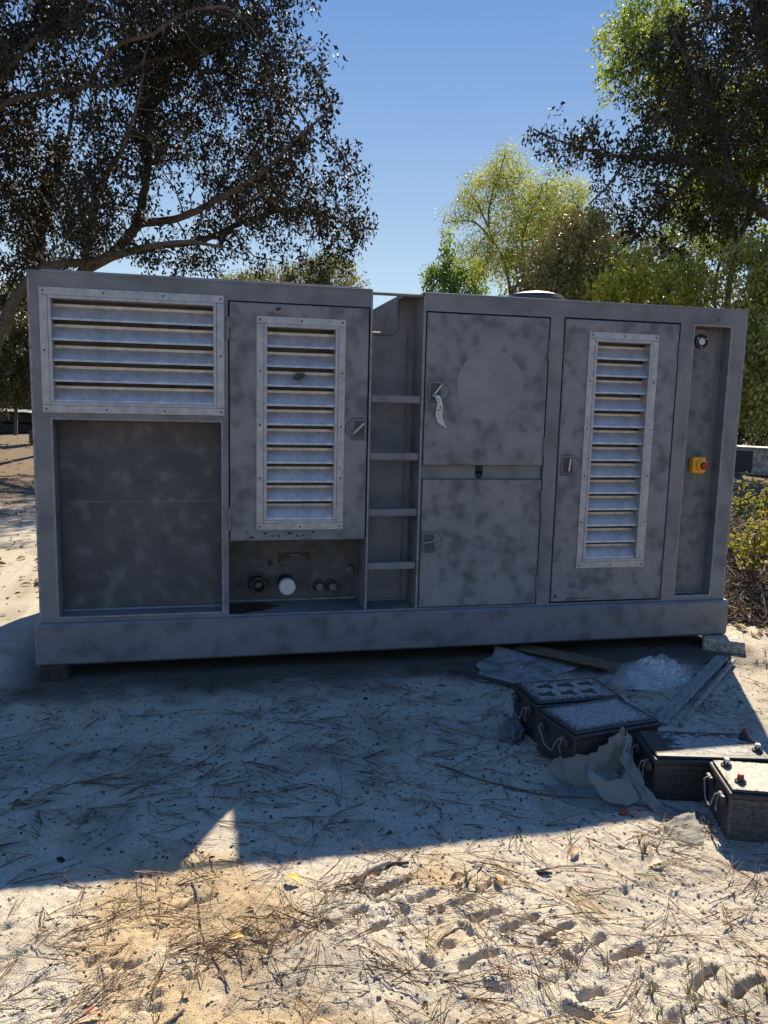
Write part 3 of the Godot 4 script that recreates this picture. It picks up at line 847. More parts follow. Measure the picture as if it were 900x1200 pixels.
func litter() -> void:
	# pine needles, in drifts and singly
	var drifts := []
	for q in [[0.60, 1.25, 0.32, 0.14, -0.25], [0.80, 1.50, 0.28, 0.16, 0.5], [0.30, 1.35, 0.35, 0.2, -0.2], [1.15, 1.72, 0.2, 0.2, 0.3], [1.10, 1.05, 0.5, 0.2, 0.05], [1.25, 2.08, 0.22, 0.05, -0.45], [1.05, 2.22, 0.3, 0.1, 0.1], [1.2, 2.35, 0.2, 0.15, 1.0], [0.62, 2.02, 0.18, 0.06, -0.6],
			[0.70, 2.30, 0.25, 0.06, -0.55], [1.72, 2.50, 0.4, 0.12, 0.75], [1.50, 2.55, 0.35, 0.10, 0.6], [1.68, 2.05, 0.25, 0.1, 0.65], [2.12, 2.40, 0.3, 0.2, 0.4], [2.0, 2.62, 0.3, 0.12, 0.35], [2.3, 2.2, 0.25, 0.15, 0.1], [0.45, 2.45, 0.3, 0.12, -0.2], [2.05, 1.45, 0.4, 0.22, 0.3], [1.55, 1.35, 0.5, 0.25, 0.45], [2.6, 2.25, 0.2, 0.15, 0.2], [0.0, 0.9, 0.4, 0.3, 0.0], [1.3, 0.75, 0.5, 0.15, 0.1], [2.5, 1.95, 0.12, 0.08, 0.2]]:
		drifts.push_back(q)
	var kinds := [needle_mesh(1), needle_mesh(2), needle_mesh(3)]
	for kd in 3:
		var xf := []
		var cols := []
		for k in 620:
			var x: float
			var z: float
			var a: float
			if k < 200:
				var q: Array = drifts[rng.randi() % drifts.size()]
				var u: float = rng.randfn(0.0, 0.75) * q[2]
				var v: float = rng.randfn(0.0, 0.8) * q[3]
				x = q[0] + u * cos(q[4]) - v * sin(q[4])
				z = q[1] + u * sin(q[4]) + v * cos(q[4])
				a = -q[4] + rng.randfn(0.0, 0.6)
			else:
				x = rng.randf_range(-1.4, 4.4)
				z = rng.randf_range(0.15, 3.0)
				a = rng.randf() * TAU
			var s := rng.randf_range(0.07, 0.21)
			var lift := rng.randf_range(0.0, 0.006) + (rng.randf() * 0.02 if k < 200 and z > 1.9 else 0.0)
			var b := Basis(Vector3.UP, a) * Basis(Vector3.BACK, rng.randfn(0.0, 0.07)) * Basis(Vector3.RIGHT, rng.randfn(0.0, 0.5))
			xf.push_back(Transform3D(b.scaled_local(Vector3(s, s * 1.0, s)), Vector3(x, height(x, z) + 0.002 + lift, z)))
			cols.push_back([Color(0.12, 0.065, 0.033), Color(0.20, 0.13, 0.07), Color(0.065, 0.045, 0.033), Color(0.17, 0.13, 0.10)][rng.randi() % 4])
		scatter("pine_needles", kinds[kd], M.litter, xf, cols)
	# small dark bits of bark and leaf, denser in the shade
	var mb := MB.new()
	mb.poly([Vector3(-0.5, 0, -0.2), Vector3(0.1, 0.12, -0.35), Vector3(0.5, 0.05, 0.0), Vector3(0.2, 0.15, 0.3), Vector3(-0.35, 0.08, 0.25)], Vector3.UP)
	var xf := []
	var cols := []
	for k in 26000:
		var x := rng.randf_range(-1.4, 4.4)
		var z := rng.randf_range(0.1, 3.0)
		if n_mid.get_noise_2d(x * 0.7 + 9.0, z * 0.7) < rng.randf_range(-0.7, 0.35): continue
		if z > 1.9 and rng.randf() < 0.45: continue
		var s := 0.003 + 0.011 * pow(rng.randf(), 3.0)
		if rng.randf() < 0.01: s *= 2.5
		xf.push_back(Transform3D((Basis(Vector3.UP, rng.randf() * TAU) * Basis(Vector3.RIGHT, rng.randfn(0.0, 0.4))).scaled_local(Vector3(s * 1.3, s, s)), Vector3(x, height(x, z) + 0.001, z)))
		cols.push_back([Color(0.03, 0.024, 0.02), Color(0.06, 0.045, 0.03), Color(0.12, 0.09, 0.06), Color(0.045, 0.04, 0.035)][rng.randi() % 4])
	for k in 5200:
		var x := rng.randf_range(-7.0, -0.2)
		var z := rng.randf_range(-10.0, 0.6)
		if n_mid.get_noise_2d(x * 0.5 + 9.0, z * 0.5) < rng.randf_range(-0.6, 0.4): continue
		var s := 0.006 + 0.035 * pow(rng.randf(), 2.5)
		xf.push_back(Transform3D((Basis(Vector3.UP, rng.randf() * TAU) * Basis(Vector3.RIGHT, rng.randfn(0.0, 0.4))).scaled_local(Vector3(s * 1.4, s, s)), Vector3(x, height(x, z) + 0.002, z)))
		cols.push_back([Color(0.045, 0.035, 0.028), Color(0.10, 0.075, 0.05), Color(0.17, 0.13, 0.09)][rng.randi() % 3])
	scatter("bark_bits", mb.mesh(), M.litter, xf, cols)
	# sand crumbs on the churned part
	mb = MB.new()
	mb.box(Vector3(0, 0.2, 0), Vector3(1.0, 0.7, 0.8), 0.28)
	xf = []; cols = []
	for k in 9000:
		var x := rng.randf_range(-0.6, 3.6)
		var z := rng.randf_range(1.85, 3.0)
		if n_mid.get_noise_2d(x * 1.1 + 3.0, z * 1.1 + 5.0) < rng.randf_range(-0.5, 0.4): continue
		var s := 0.0025 + 0.010 * pow(rng.randf(), 4.0)
		xf.push_back(Transform3D(Basis.from_euler(Vector3(rng.randf(), rng.randf() * TAU, rng.randf())).scaled_local(Vector3(s, s, s)), Vector3(x, height(x, z), z)))
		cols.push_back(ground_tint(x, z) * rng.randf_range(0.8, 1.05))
	scatter("sand_crumbs", mb.mesh(), M.litter, xf, cols)
	# fallen leaves farther off and a few near
	xf = []; cols = []
	for k in 12000:
		var r := 4.0 + 30.0 * pow(rng.randf(), 1.3)
		var a := rng.randf_range(-2.5, -0.2)
		var x := 0.86 + cos(a) * r
		var z := 4.2 + sin(a) * r
		if x > -0.6 and x < 4.3 and z > -2.0: continue
		if r < 9.5 and x < 3.0 and rng.randf() < 0.45: continue
		var s := rng.randf_range(0.7, 1.5)
		xf.push_back(Transform3D((Basis(Vector3.UP, rng.randf() * TAU) * Basis(Vector3.RIGHT, rng.randfn(0.0, 0.5))).scaled_local(Vector3(s, s, s)), Vector3(x, height(x, z) + 0.01, z)))
		cols.push_back([Color(0.16, 0.10, 0.055), Color(0.24, 0.17, 0.10), Color(0.10, 0.07, 0.045)][rng.randi() % 3])
	for k in 300:
		var x := rng.randf_range(-1.0, 4.2)
		var z := rng.randf_range(0.2, 2.9)
		var s := rng.randf_range(0.15, 0.45)
		xf.push_back(Transform3D((Basis(Vector3.UP, rng.randf() * TAU) * Basis(Vector3.RIGHT, rng.randfn(0.0, 0.4))).scaled_local(Vector3(s, s, s)), Vector3(x, height(x, z) + 0.005, z)))
		cols.push_back([Color(0.07, 0.04, 0.025), Color(0.12, 0.07, 0.04), Color(0.05, 0.04, 0.03)][rng.randi() % 3])
	scatter("leaf_litter", leaf_mesh(0.075, 0.032, 0.008), M.litter, xf, cols)
	# grass wisps
	mb = MB.new()
	for k in 14:
		var a := rng.randf() * TAU
		var d := Vector3(cos(a), 0, sin(a))
		var q := rng.randf_range(0.25, 0.9)
		mb.tube([d * 0.03, d * 0.12 * q + Vector3.UP * 0.5 * q, d * 0.5 * q + Vector3.UP * 0.8 * q], [0.012, 0.011, 0.003], 3, false)
	var gm := mb.mesh()
	xf = []; cols = []
	for q in [[2.25, 2.04, 5, 0.05], [1.92, 2.58, 9, 0.14], [2.12, 2.62, 9, 0.15], [1.62, 2.10, 3, 0.05], [4.05, 0.30, 9, 0.14], [0.72, 2.5, 4, 0.1]]:
		for k in q[2]:
			var x: float = q[0] + rng.randfn(0.0, 0.5) * q[3]
			var z: float = q[1] + rng.randfn(0.0, 0.5) * q[3]
			var s := rng.randf_range(0.04, 0.09)
			xf.push_back(Transform3D(Basis(Vector3.UP, rng.randf() * TAU).scaled_local(Vector3(s, s, s)), Vector3(x, height(x, z), z)))
			cols.push_back([Color(0.13, 0.15, 0.05), Color(0.22, 0.2, 0.09)][rng.randi() % 2])
	for k in 420:
		var r := rng.randf_range(9.0, 26.0)
		var a := rng.randf_range(-2.2, -0.5)
		var x := 0.86 + cos(a) * r
		var z := 4.2 + sin(a) * r
		if n_tint.get_noise_2d(x * 0.4, z * 0.4 + 70.0) < 0.1: continue
		var s := rng.randf_range(0.08, 0.2)
		xf.push_back(Transform3D(Basis(Vector3.UP, rng.randf() * TAU).scaled_local(Vector3(s, s, s)), Vector3(x, height(x, z), z)))
		cols.push_back([Color(0.10, 0.12, 0.04), Color(0.2, 0.18, 0.08)][rng.randi() % 2])
	scatter("grass_wisps", gm, M.litter, xf, cols)
	# leaves and sticks one can pick out
	var lm := leaf_mesh(0.07, 0.034, 0.010)
	for q in [[2.02, 2.005, 0.5, Color(0.30, 0.15, 0.06), "tan fallen leaf in the sunlit sand below the netting"], [1.72, 2.10, 1.6, Color(0.40, 0.20, 0.07), "orange-brown curled leaf standing among needles by the tread prints"],
			[1.335, 2.00, -0.4, Color(0.34, 0.12, 0.05), "reddish leaf lying against the pale stick"], [0.78, 2.02, 0.9, Color(0.34, 0.22, 0.12), "tan cupped leaf at the edge of the shade, front left"], [0.92, 2.22, 0.3, Color(0.50, 0.30, 0.07), "yellow leaf lying flat on the orange sand"],
			[0.58, 2.42, 0.0, Color(0.38, 0.13, 0.06), "red-brown leaf on the needle clump at the front left"], [1.10, 1.99, -0.6, Color(0.52, 0.30, 0.02), "small bright yellow leaf beside the lit gap in the shade"], [1.60, 2.07, 0.2, Color(0.25, 0.12, 0.06), "dark brown leaf beside the first tread prints"], [2.25, 2.12, 0.1, Color(0.42, 0.33, 0.2), "pale straw-coloured leaf right of the grass tuft"]]:
		var m := mat(q[3], 0.6)
		m.cull_mode = BaseMaterial3D.CULL_DISABLED
		m.backlight_enabled = true
		m.backlight = Color(0.4, 0.4, 0.4)
		var o := obj("fallen_leaf", lm, m)
		o.position = Vector3(q[0], height(q[0], q[1]) + 0.012, q[1])
		o.rotation = Vector3(rng.randf_range(-0.3, 0.5), q[2], rng.randf_range(-0.2, 0.3))
		o.scale = Vector3.ONE * rng.randf_range(0.6, 0.85)
		tag(o, q[4], "leaf")
	for q in [[1.29, 2.01, 1.41, 1.955, 0.013, Color(0.30, 0.26, 0.22), "thick pale broken stick at the edge of the shade"], [1.40, 1.955, 1.47, 1.965, 0.008, Color(0.08, 0.06, 0.05), "short dark stub at the end of the pale stick"], [1.86, 2.075, 1.90, 2.10, 0.007, Color(0.05, 0.045, 0.04), "small black chip of bark alone on the pale sand"],
			[0.80, 1.93, 0.90, 2.40, 0.003, Color(0.07, 0.055, 0.045), "long thin dark twig standing out on sunlit sand at left"], [0.72, 2.50, 0.79, 2.44, 0.006, Color(0.06, 0.05, 0.045), "short dark forked twig at the front left"], [1.46, 2.33, 1.58, 2.25, 0.004, Color(0.10, 0.07, 0.05), "dark straight twig between the tread rows"], [1.95, 1.55, 2.42, 1.80, 0.0035, Color(0.09, 0.06, 0.045), "long brown twig in the shade before the netting"], [1.75, 1.30, 2.05, 1.62, 0.003, Color(0.06, 0.045, 0.04), "thin curved twig on shaded sand left of the grey stone"]]:
		var mb2 := MB.new()
		var p := []
		var a := Vector3(q[0], height(q[0], q[1]) + q[4] * 0.7, q[1])
		var b := Vector3(q[2], height(q[2], q[3]) + q[4] * 1.3, q[3])
		var side := (b - a).cross(Vector3.UP)
		for k in 9:
			var f := k / 8.0
			var c := a.lerp(b, f) + side * 0.09 * sin(f * 4.0 + q[0] * 7.0) * f * (1.0 - f) * 2.0
			c.y = maxf(c.y, height(c.x, c.z) + q[4] * 0.5)
			p.push_back(c)
		var rr := []
		for k in 9: rr.push_back(q[4] * (1.0 - 0.35 * k / 8.0) * rng.randf_range(0.85, 1.1))
		mb2.tube(p, rr, 7)
		var o := obj("twig", mb2, tri_tex(mat(q[5] * 2.0, 0.8), M.bark_tex, 0.15))
		tag(o, q[6], "stick")

# ---------------------------------------------------------------- batteries and the junk beside them
func label_tex(kind: int) -> ImageTexture:
	# what is left of a paper label: white with torn-off patches
	var w := 256
	var h := 160
	var f := noise(0.02, 3, FastNoiseLite.TYPE_SIMPLEX, 100 + kind)
	var g := noise(0.085, 3, FastNoiseLite.TYPE_SIMPLEX, 120 + kind)
	var s := noise(0.05, 2, FastNoiseLite.TYPE_SIMPLEX, 140 + kind)
	var d := PackedByteArray()
	d.resize(w * h * 4)
	for y in h:
		for x in w:
			var edge: float = minf(minf(x, w - 1 - x) / 40.0, minf(y, h - 1 - y) / 30.0)
			var hole := false
			var sx := x * 1.0
			match kind:
				0: hole = g.get_noise_2d(sx * 0.7, y) + 0.9 * (0.35 - edge) > 0.06
				1: hole = g.get_noise_2d(sx * 1.2, y * 1.2) + 1.3 * (0.25 - edge) > 0.03
				2: hole = f.get_noise_2d(sx, y * 1.6) * 0.9 + g.get_noise_2d(sx * 0.6, y * 1.4) * 0.6 + 0.8 * (0.4 - edge) > -0.17
				3: hole = g.get_noise_2d(sx, y) + 1.2 * (0.08 - edge) > 0.36
			var ink := 1.0
			var red := false
			if kind == 0:       # vent-cap cut-outs in two rows
				for q in 3:
					for r in 2:
						var cx := 60 + q * 68 - r * 22
						var cy := 44 + r * 66
						if absf(x - cx) < 17 and absf(y - cy) < 13: hole = true
						if absf(x - cx - 22) < 9 and absf(y - cy) < 22: hole = true
			if kind == 3:       # worn print: rules, rows of small type, one red line
				if x > 92 and x < 210 and (absi(y - 38) < 1 or absi(y - 104) < 1): ink = 0.25
				if (absi(x - 92) < 1 or absi(x - 178) < 1) and y > 38 and y < 116: ink = 0.3
				if x > 98 and x < 172 and y > 44 and y < 98 and (y / 8) % 2 == 0 and s.get_noise_2d(x * 6.0, float(y / 8) * 30.0) > 0.0: ink = 0.3
				if x > 112 and x < 176 and y > 84 and y < 96 and s.get_noise_2d(x * 4.0, 7.0) > -0.1: red = true
			if kind == 2 and x > 168 and x < 204 and y > 34 and y < 58:
				hole = false
				if (y / 5) % 2 == 0 and s.get_noise_2d(x * 6.0, y) > 0.0: ink = 0.3
			var t := (0.80 + 0.12 * f.get_noise_2d(sx * 2.0, y * 2.0) + 0.08 * g.get_noise_2d(sx * 2.5, y * 2.5)) * (0.6 + 0.4 * ink)
			if kind == 3: t *= 0.92
			var q := (y * w + x) * 4
			d[q] = int(clampf(t * 255.0, 0, 255))
			d[q + 1] = int(clampf(t * (250.0 if not red else 110.0), 0, 255))
			d[q + 2] = int(clampf(t * (240.0 if not red else 80.0), 0, 255))
			d[q + 3] = 0 if hole else 255
	return tex(w, h, d, Image.FORMAT_RGBA8)

func rope(pts: Array, r: float) -> MB:
	var c := Curve3D.new()
	for k in pts.size():
		var tan: Vector3 = (pts[min(k + 1, pts.size() - 1)] - pts[max(k - 1, 0)]) * 0.2
		c.add_point(pts[k], -tan, tan)
	var p := []
	for k in 17: p.push_back(c.sample_baked(c.get_baked_length() * k / 16.0))
	var mb := MB.new()
	mb.tube(p, r, 6)
	return mb

func battery(label: String, at: Vector3, turn: float, size: Vector3, kind: int, tilt := Vector2.ZERO) -> Node3D:
	var o := thing("lead_battery", label, "battery", at, turn, "old lead batteries")
	o.rotation.x = tilt.x
	o.rotation.z = tilt.y
	var l := size.x
	var h := size.y
	var w := size.z
	var mb := MB.new()
	mb.box(Vector3(0, (h - 0.03) / 2, 0), Vector3(l - 0.016, h - 0.03, w - 0.016), 0.006)
	var skin: Material = M.case_plastic if kind < 3 else M.dusty_bounce_case
	obj("case", mb, skin, o)
	mb = MB.new()                                             # the fine ribs moulded round the case
	var rows := 19
	for k in rows:
		var y := 0.012 + (h - 0.065) * k / (rows - 1)
		for s in [-1, 1]:
			var p0 := -l / 2 + 0.012
			while p0 < l / 2 - 0.02:
				var ln: float = min(rng.randf_range(0.05, 0.11), l / 2 - 0.012 - p0)
				mb.box(Vector3(p0 + ln / 2, y, s * (w / 2 - 0.0075)), Vector3(ln - 0.002, 0.0036, 0.004), 0.0)
				p0 += ln
		for s in [-1, 1]:
			mb.box(Vector3(s * (l / 2 - 0.0078), y, 0), Vector3(0.003, 0.0036, w - 0.05), 0.0)
	obj("case_ribs", mb, skin, o).set_meta("kind", "stuff")
	mb = MB.new()
	mb.box(Vector3(0, h - 0.022, 0), Vector3(l, 0.022, w), 0.005)
	mb.box(Vector3(0, h - 0.0055, 0), Vector3(l - 0.02, 0.011, w - 0.02), 0.004)
	var lid := obj("lid", mb, M.lid_plastic, o)
	mb = MB.new()
	var m := 0.024 if kind < 3 else 0.012
	var x0 := -l / 2 + (m if kind != 2 else 0.08)
	var x1 := l / 2 - m
	var z1 := w / 2 - m
	mb.quad_uv(Vector3(x0, h + 0.0008, z1), Vector3(x1, h + 0.0008, z1), Vector3(x1, h + 0.0008, -z1), Vector3(x0, h + 0.0008, -z1))
	var lb := StandardMaterial3D.new()
	lb.albedo_texture = label_tex(kind)
	lb.albedo_color = Color(0.66, 0.66, 0.67) if kind < 3 else Color(0.8, 0.79, 0.76)
	lb.transparency = BaseMaterial3D.TRANSPARENCY_ALPHA_SCISSOR
	lb.alpha_scissor_threshold = 0.5
	lb.roughness = 0.75
	obj("torn_label", mb, lb, lid)
	# end lug frame and the rope handle knotted through it
	for z in [-w * 0.28, w * 0.28]:
		mb = MB.new()
		mb.box(Vector3(-l / 2 - 0.006, h - 0.055, z), Vector3(0.02, 0.03, 0.05), 0.004)
		obj("handle_lug", mb, M.case_plastic, o)
	mb = rope([Vector3(-l / 2 - 0.004, h - 0.04, -w * 0.26), Vector3(-l / 2 - 0.03, h - 0.045, -w * 0.22), Vector3(-l / 2 - 0.036, h - 0.10, -w * 0.05), Vector3(-l / 2 - 0.032, h - 0.11, w * 0.12), Vector3(-l / 2 - 0.026, h - 0.05, w * 0.22), Vector3(-l / 2 - 0.002, h - 0.038, w * 0.27)], 0.0034)
	obj("rope_handle", mb, M.rope, o)
	mb = rope([Vector3(-l / 2 - 0.012, h - 0.04, w * 0.25), Vector3(-l / 2 - 0.022, h - 0.06, w * 0.28), Vector3(-l / 2 - 0.018, h - 0.085, w * 0.22), Vector3(-l / 2 - 0.024, h - 0.10, w * 0.30)], 0.003)
	obj("rope_end", mb, M.rope, o)
	return o

func terminal(o: Node3D, x: float, z: float, h: float, capm: Material) -> void:
	var mb := MB.new()
	mb.lathe([Vector2(0.020, 0.0), Vector2(0.019, 0.008), Vector2(0.012, 0.012), Vector2(0.011, 0.02)], Transform3D(Basis.IDENTITY, Vector3(x, h, z)), 14)
	var t := obj("terminal", mb, M.black, o)
	mb = MB.new()
	mb.lathe([Vector2(0.012, 0.012), Vector2(0.0112, 0.028), Vector2(0.008, 0.031), Vector2(0.0, 0.031)], Transform3D(Basis.IDENTITY, Vector3(x, h, z)), 6)
	obj("terminal_cap", mb, capm, t)

func junk() -> void:
	battery("rearmost battery, its white label cut by black vent openings", Vector3(2.442, 0.0, 1.055), 0.03, Vector3(0.43, 0.19, 0.27), 0, Vector2(0.0, 0.0))
	var b := battery("battery with speckled white label, against the rearmost battery and behind the netting", Vector3(2.437, 0.0, 1.350), 0.17, Vector3(0.43, 0.195, 0.285), 1)
	var st := MB.new()
	st.quad_uv(Vector3(-0.03, -0.016, 0), Vector3(0.03, -0.016, 0), Vector3(0.03, 0.016, 0), Vector3(-0.03, 0.016, 0))
	var sk := obj("warning_sticker", st, M.sticker, b)
	sk.position = Vector3(0.02, 0.135, 0.1415)
	b = battery("black battery with badly torn label, red cap at its back corner", Vector3(2.713, 0.0, 1.672), -0.235, Vector3(0.45, 0.185, 0.25), 2)
	terminal(b, 0.195, -0.085, 0.185, M.red); terminal(b, 0.185, 0.05, 0.185, M.white)
	b = battery("front battery with a whole dusty grey label, nearest in the sunlight", Vector3(2.828, 0.0, 1.985), -0.33, Vector3(0.46, 0.19, 0.245), 3)
	terminal(b, -0.185, -0.065, 0.19, M.steel); terminal(b, -0.175, 0.055, 0.19, M.red)
	# netting: a fine grey mesh strip, looped up against the batteries, twisted and laid out over the sand
	var net := thing("netting_strip", "crumpled grey mesh netting looped between the batteries", "netting", Vector3(2.35, 0, 1.6))
	var o3 := Vector3(2.35, 0, 1.6)
	var low := [Vector3(2.17, 0.02, 1.50), Vector3(2.20, 0.01, 1.585), Vector3(2.28, 0.01, 1.63), Vector3(2.345, 0.03, 1.615), Vector3(2.40, 0.06, 1.60), Vector3(2.45, 0.10, 1.585)]
	var top := [Vector3(2.18, 0.085, 1.48), Vector3(2.21, 0.10, 1.535), Vector3(2.28, 0.115, 1.555), Vector3(2.34, 0.13, 1.555), Vector3(2.405, 0.195, 1.545), Vector3(2.455, 0.215, 1.54)]
	obj("standing_fold", sheet(low, top, o3, 0.022, 1), M.netting, net)
	low = [Vector3(2.385, 0.13, 1.635), Vector3(2.375, 0.10, 1.70), Vector3(2.39, 0.06, 1.77), Vector3(2.42, 0.025, 1.84), Vector3(2.455, 0.012, 1.905)]
	top = [Vector3(2.462, 0.21, 1.55), Vector3(2.43, 0.13, 1.66), Vector3(2.43, 0.08, 1.75), Vector3(2.462, 0.035, 1.825), Vector3(2.495, 0.03, 1.885)]
	obj("twisted_fold", sheet(low, top, o3, 0.016, 2), M.netting, net)
	low = [Vector3(2.23, 0.10, 1.68), Vector3(2.26, 0.04, 1.75), Vector3(2.33, 0.03, 1.79), Vector3(2.385, 0.05, 1.79)]
	top = [Vector3(2.24, 0.12, 1.66), Vector3(2.29, 0.09, 1.71), Vector3(2.345, 0.10, 1.72), Vector3(2.38, 0.11, 1.69)]
	obj("curled_edge", sheet(low, top, o3, 0.008, 3), M.netting, net)
	low = [Vector3(2.10, 0.006, 1.58), Vector3(2.14, 0.006, 1.70), Vector3(2.24, 0.006, 1.80), Vector3(2.33, 0.006, 1.80)]
	top = [Vector3(2.20, 0.012, 1.56), Vector3(2.26, 0.012, 1.62), Vector3(2.34, 0.016, 1.66), Vector3(2.40, 0.014, 1.70)]
	obj("flat_fold", sheet(low, top, o3, 0.012, 4), M.netting, net)
	low = [Vector3(2.42, 0.016, 1.86), Vector3(2.39, 0.018, 1.96), Vector3(2.385, 0.014, 2.03)]
	top = [Vector3(2.55, 0.05, 1.87), Vector3(2.52, 0.035, 1.96), Vector3(2.475, 0.02, 2.04)]
	obj("sunlit_end", sheet(low, top, o3, 0.014, 5), M.netting, net)
	low = [Vector3(2.43, 0.010, 1.80), Vector3(2.50, 0.010, 1.86), Vector3(2.58, 0.012, 1.92)]
	top = [Vector3(2.47, 0.010, 1.76), Vector3(2.54, 0.010, 1.82), Vector3(2.62, 0.010, 1.87)]
	obj("flat_fold", sheet(low, top, o3, 0.005, 6), M.netting, net)
	# loose red plug
	var mb := MB.new()
	mb.lathe([Vector2(0.0, 0.012), Vector2(0.010, 0.012), Vector2(0.013, 0.006), Vector2(0.013, 0.0)], Transform3D(Basis(Vector3.RIGHT, 0.5), Vector3.ZERO), 12)
	var c := obj("bottle_cap", mb, M.red)
	c.position = Vector3(2.30, height(2.30, 1.70) + 0.008, 1.82)
	tag(c, "small red plastic cap lying on sand below the netting", "cap")
	# clear plastic bag
	mb = MB.new()
	var fold2 := noise(6.5, 2, FastNoiseLite.TYPE_SIMPLEX, 61)
	var lump := noise(4.0, 2, FastNoiseLite.TYPE_SIMPLEX_SMOOTH, 62)
	for layer in 2:
		var rows2 := []
		for j in 61:
			var row := []
			for i in 81:
				var a := TAU * i / 80.0
				var q := j / 60.0
				var rim: float = 1.0 + 0.22 * lump.get_noise_2d(cos(a) * 0.35 + layer * 2.0, sin(a) * 0.35)
				var u := cos(a) * q * 0.30 * rim
				var v := sin(a) * q * 0.19 * rim
				var hump := exp(-pow((u + 0.19) / 0.085, 2.0) - pow((v - 0.03) / 0.085, 2.0)) * 0.06 + exp(-pow((u - 0.05) / 0.12, 2.0) - pow((v + 0.03) / 0.10, 2.0)) * 0.075 + exp(-pow((u - 0.20) / 0.05, 2.0) - pow((v + 0.03) / 0.07, 2.0)) * 0.055
				var crease := 1.0 - absf(fold2.get_noise_2d(u * 1.0 + layer * 3.0, v * 1.3))
				var y := hump * (0.72 + 0.34 * pow(crease, 5.0) * 0.8 - layer * 0.3) + (0.016 * pow(crease, 4.0) + 0.003) * (1.0 - pow(q, 4.0))
				row.push_back(Vector3(u * 0.94 + v * 0.25, maxf(y, 0.002), v - u * 0.42))
			rows2.push_back(row)
		mb.grid(rows2)
	c = obj("plastic_bag", mb, M.bag)
	c.position = Vector3(3.22, 0.004, 0.47)
	tag(c, "crumpled translucent plastic bag on the shaded sand beside the boards", "bag")
	# two boards
	for q in [[Vector3(3.80, 0.02, 0.30), Vector3(2.90, 0.012, 1.085), 0.068, 0.02, "wide dusty grey board lying on sand behind the batteries"], [Vector3(3.85, 0.016, 0.34), Vector3(2.985, 0.012, 1.13), 0.022, 0.022, "narrow batten lying along the wide grey board"]]:
		var a: Vector3 = q[0]
		var d: Vector3 = q[1] - a
		mb = MB.new()
		mb.box(Vector3.ZERO, Vector3(d.length(), q[3], q[2]), 0.004)
		c = obj("timber_board", mb, M.board)
		c.position = a + d * 0.5
		c.basis = Basis(d.normalized(), Vector3.UP, d.normalized().cross(Vector3.UP))
		tag(c, q[4], "board")
	# dirty plastic sheet by the skid, the cardboard on it and a black bar
	var rows := []
	for k in 26:
		var f := k / 25.0
		var row := []
		for j in 26:
			var g := j / 25.0
			var x: float = lerp(lerp(2.22, 2.50, g), lerp(2.50, 3.0, g), f) + 0.03 * sin(g * 9.0)
			var z: float = lerp(lerp(0.36, -0.06, g), lerp(0.62, 0.22, g), f) + 0.03 * sin(f * 11.0)
			row.push_back(Vector3(x, 0.006 + height(x, z) + 0.007 * pow(1.0 - absf(n_mid.get_noise_2d(x * 1.6, z * 1.6)), 6.0) + 0.035 * ss(0.75, 1.0, g) * ss(0.4, 0.1, f), z))
		rows.push_back(row)
	mb = MB.new()
	mb.grid(rows)
	c = obj("plastic_sheet", mb, M.dirty_sheet)
	tag(c, "dirty white sheet half buried in sand along the skid", "sheet")
	mb = MB.new()
	mb.box(Vector3.ZERO, Vector3(0.62, 0.012, 0.12), 0.003)
	c = obj("plywood_strip", mb, M.brown_board)
	c.position = Vector3(2.86, 0.035, 0.18)
	c.rotation = Vector3(0.02, -0.87, 0.02)
	tag(c, "brown plywood strip on the sheet, behind the rearmost battery", "board")
	mb = MB.new()
	mb.tube([Vector3(2.13, 0.022, 0.27), Vector3(2.27, 0.024, 0.41), Vector3(2.41, 0.02, 0.56), Vector3(2.44, 0.02, 0.63)], 0.012, 8)
	c = obj("black_hose", mb, M.rubber)
	tag(c, "short black hose piece lying beside the dirty sheet", "hose")
	mb = MB.new()
	crumple(mb, Vector3.ZERO, Vector3(0.05, 0.045, 0.10), 11)
	c = obj("field_stone", mb, M.stone)
	c.position = Vector3(2.17, 0.02, 1.09)
	c.rotation.y = -0.5
	tag(c, "grey stone at the left end of the rearmost battery", "stone")

func sheet(low: Array, top: Array, origin: Vector3, wob: float, sd: int) -> MB:
	var a := Curve3D.new()
	var b := Curve3D.new()
	for q in [[a, low], [b, top]]:
		for k in q[1].size():
			var tn: Vector3 = (q[1][min(k + 1, q[1].size() - 1)] - q[1][max(k - 1, 0)]) * 0.2
			q[0].add_point(q[1][k] - origin, -tn, tn)
	var rows := []
	var f := noise(16.0, 3, FastNoiseLite.TYPE_SIMPLEX_SMOOTH, 300 + sd)
	for j in 9:
		var row := []
		for i in 31:
			var p: Vector3 = a.sample_baked(a.get_baked_length() * i / 30.0).lerp(b.sample_baked(b.get_baked_length() * i / 30.0), j / 8.0)
			var d := Vector3(f.get_noise_3d(p.x, p.y, p.z), f.get_noise_3d(p.x + 5.0, p.y, p.z), f.get_noise_3d(p.x, p.y + 5.0, p.z)) * wob
			p += d
			var g := height(p.x + origin.x, p.z + origin.z) + 0.003
			p.y = maxf(p.y, g)
			row.push_back(p)
		rows.push_back(row)
	var mb := MB.new()
	mb.grid(rows)
	return mb

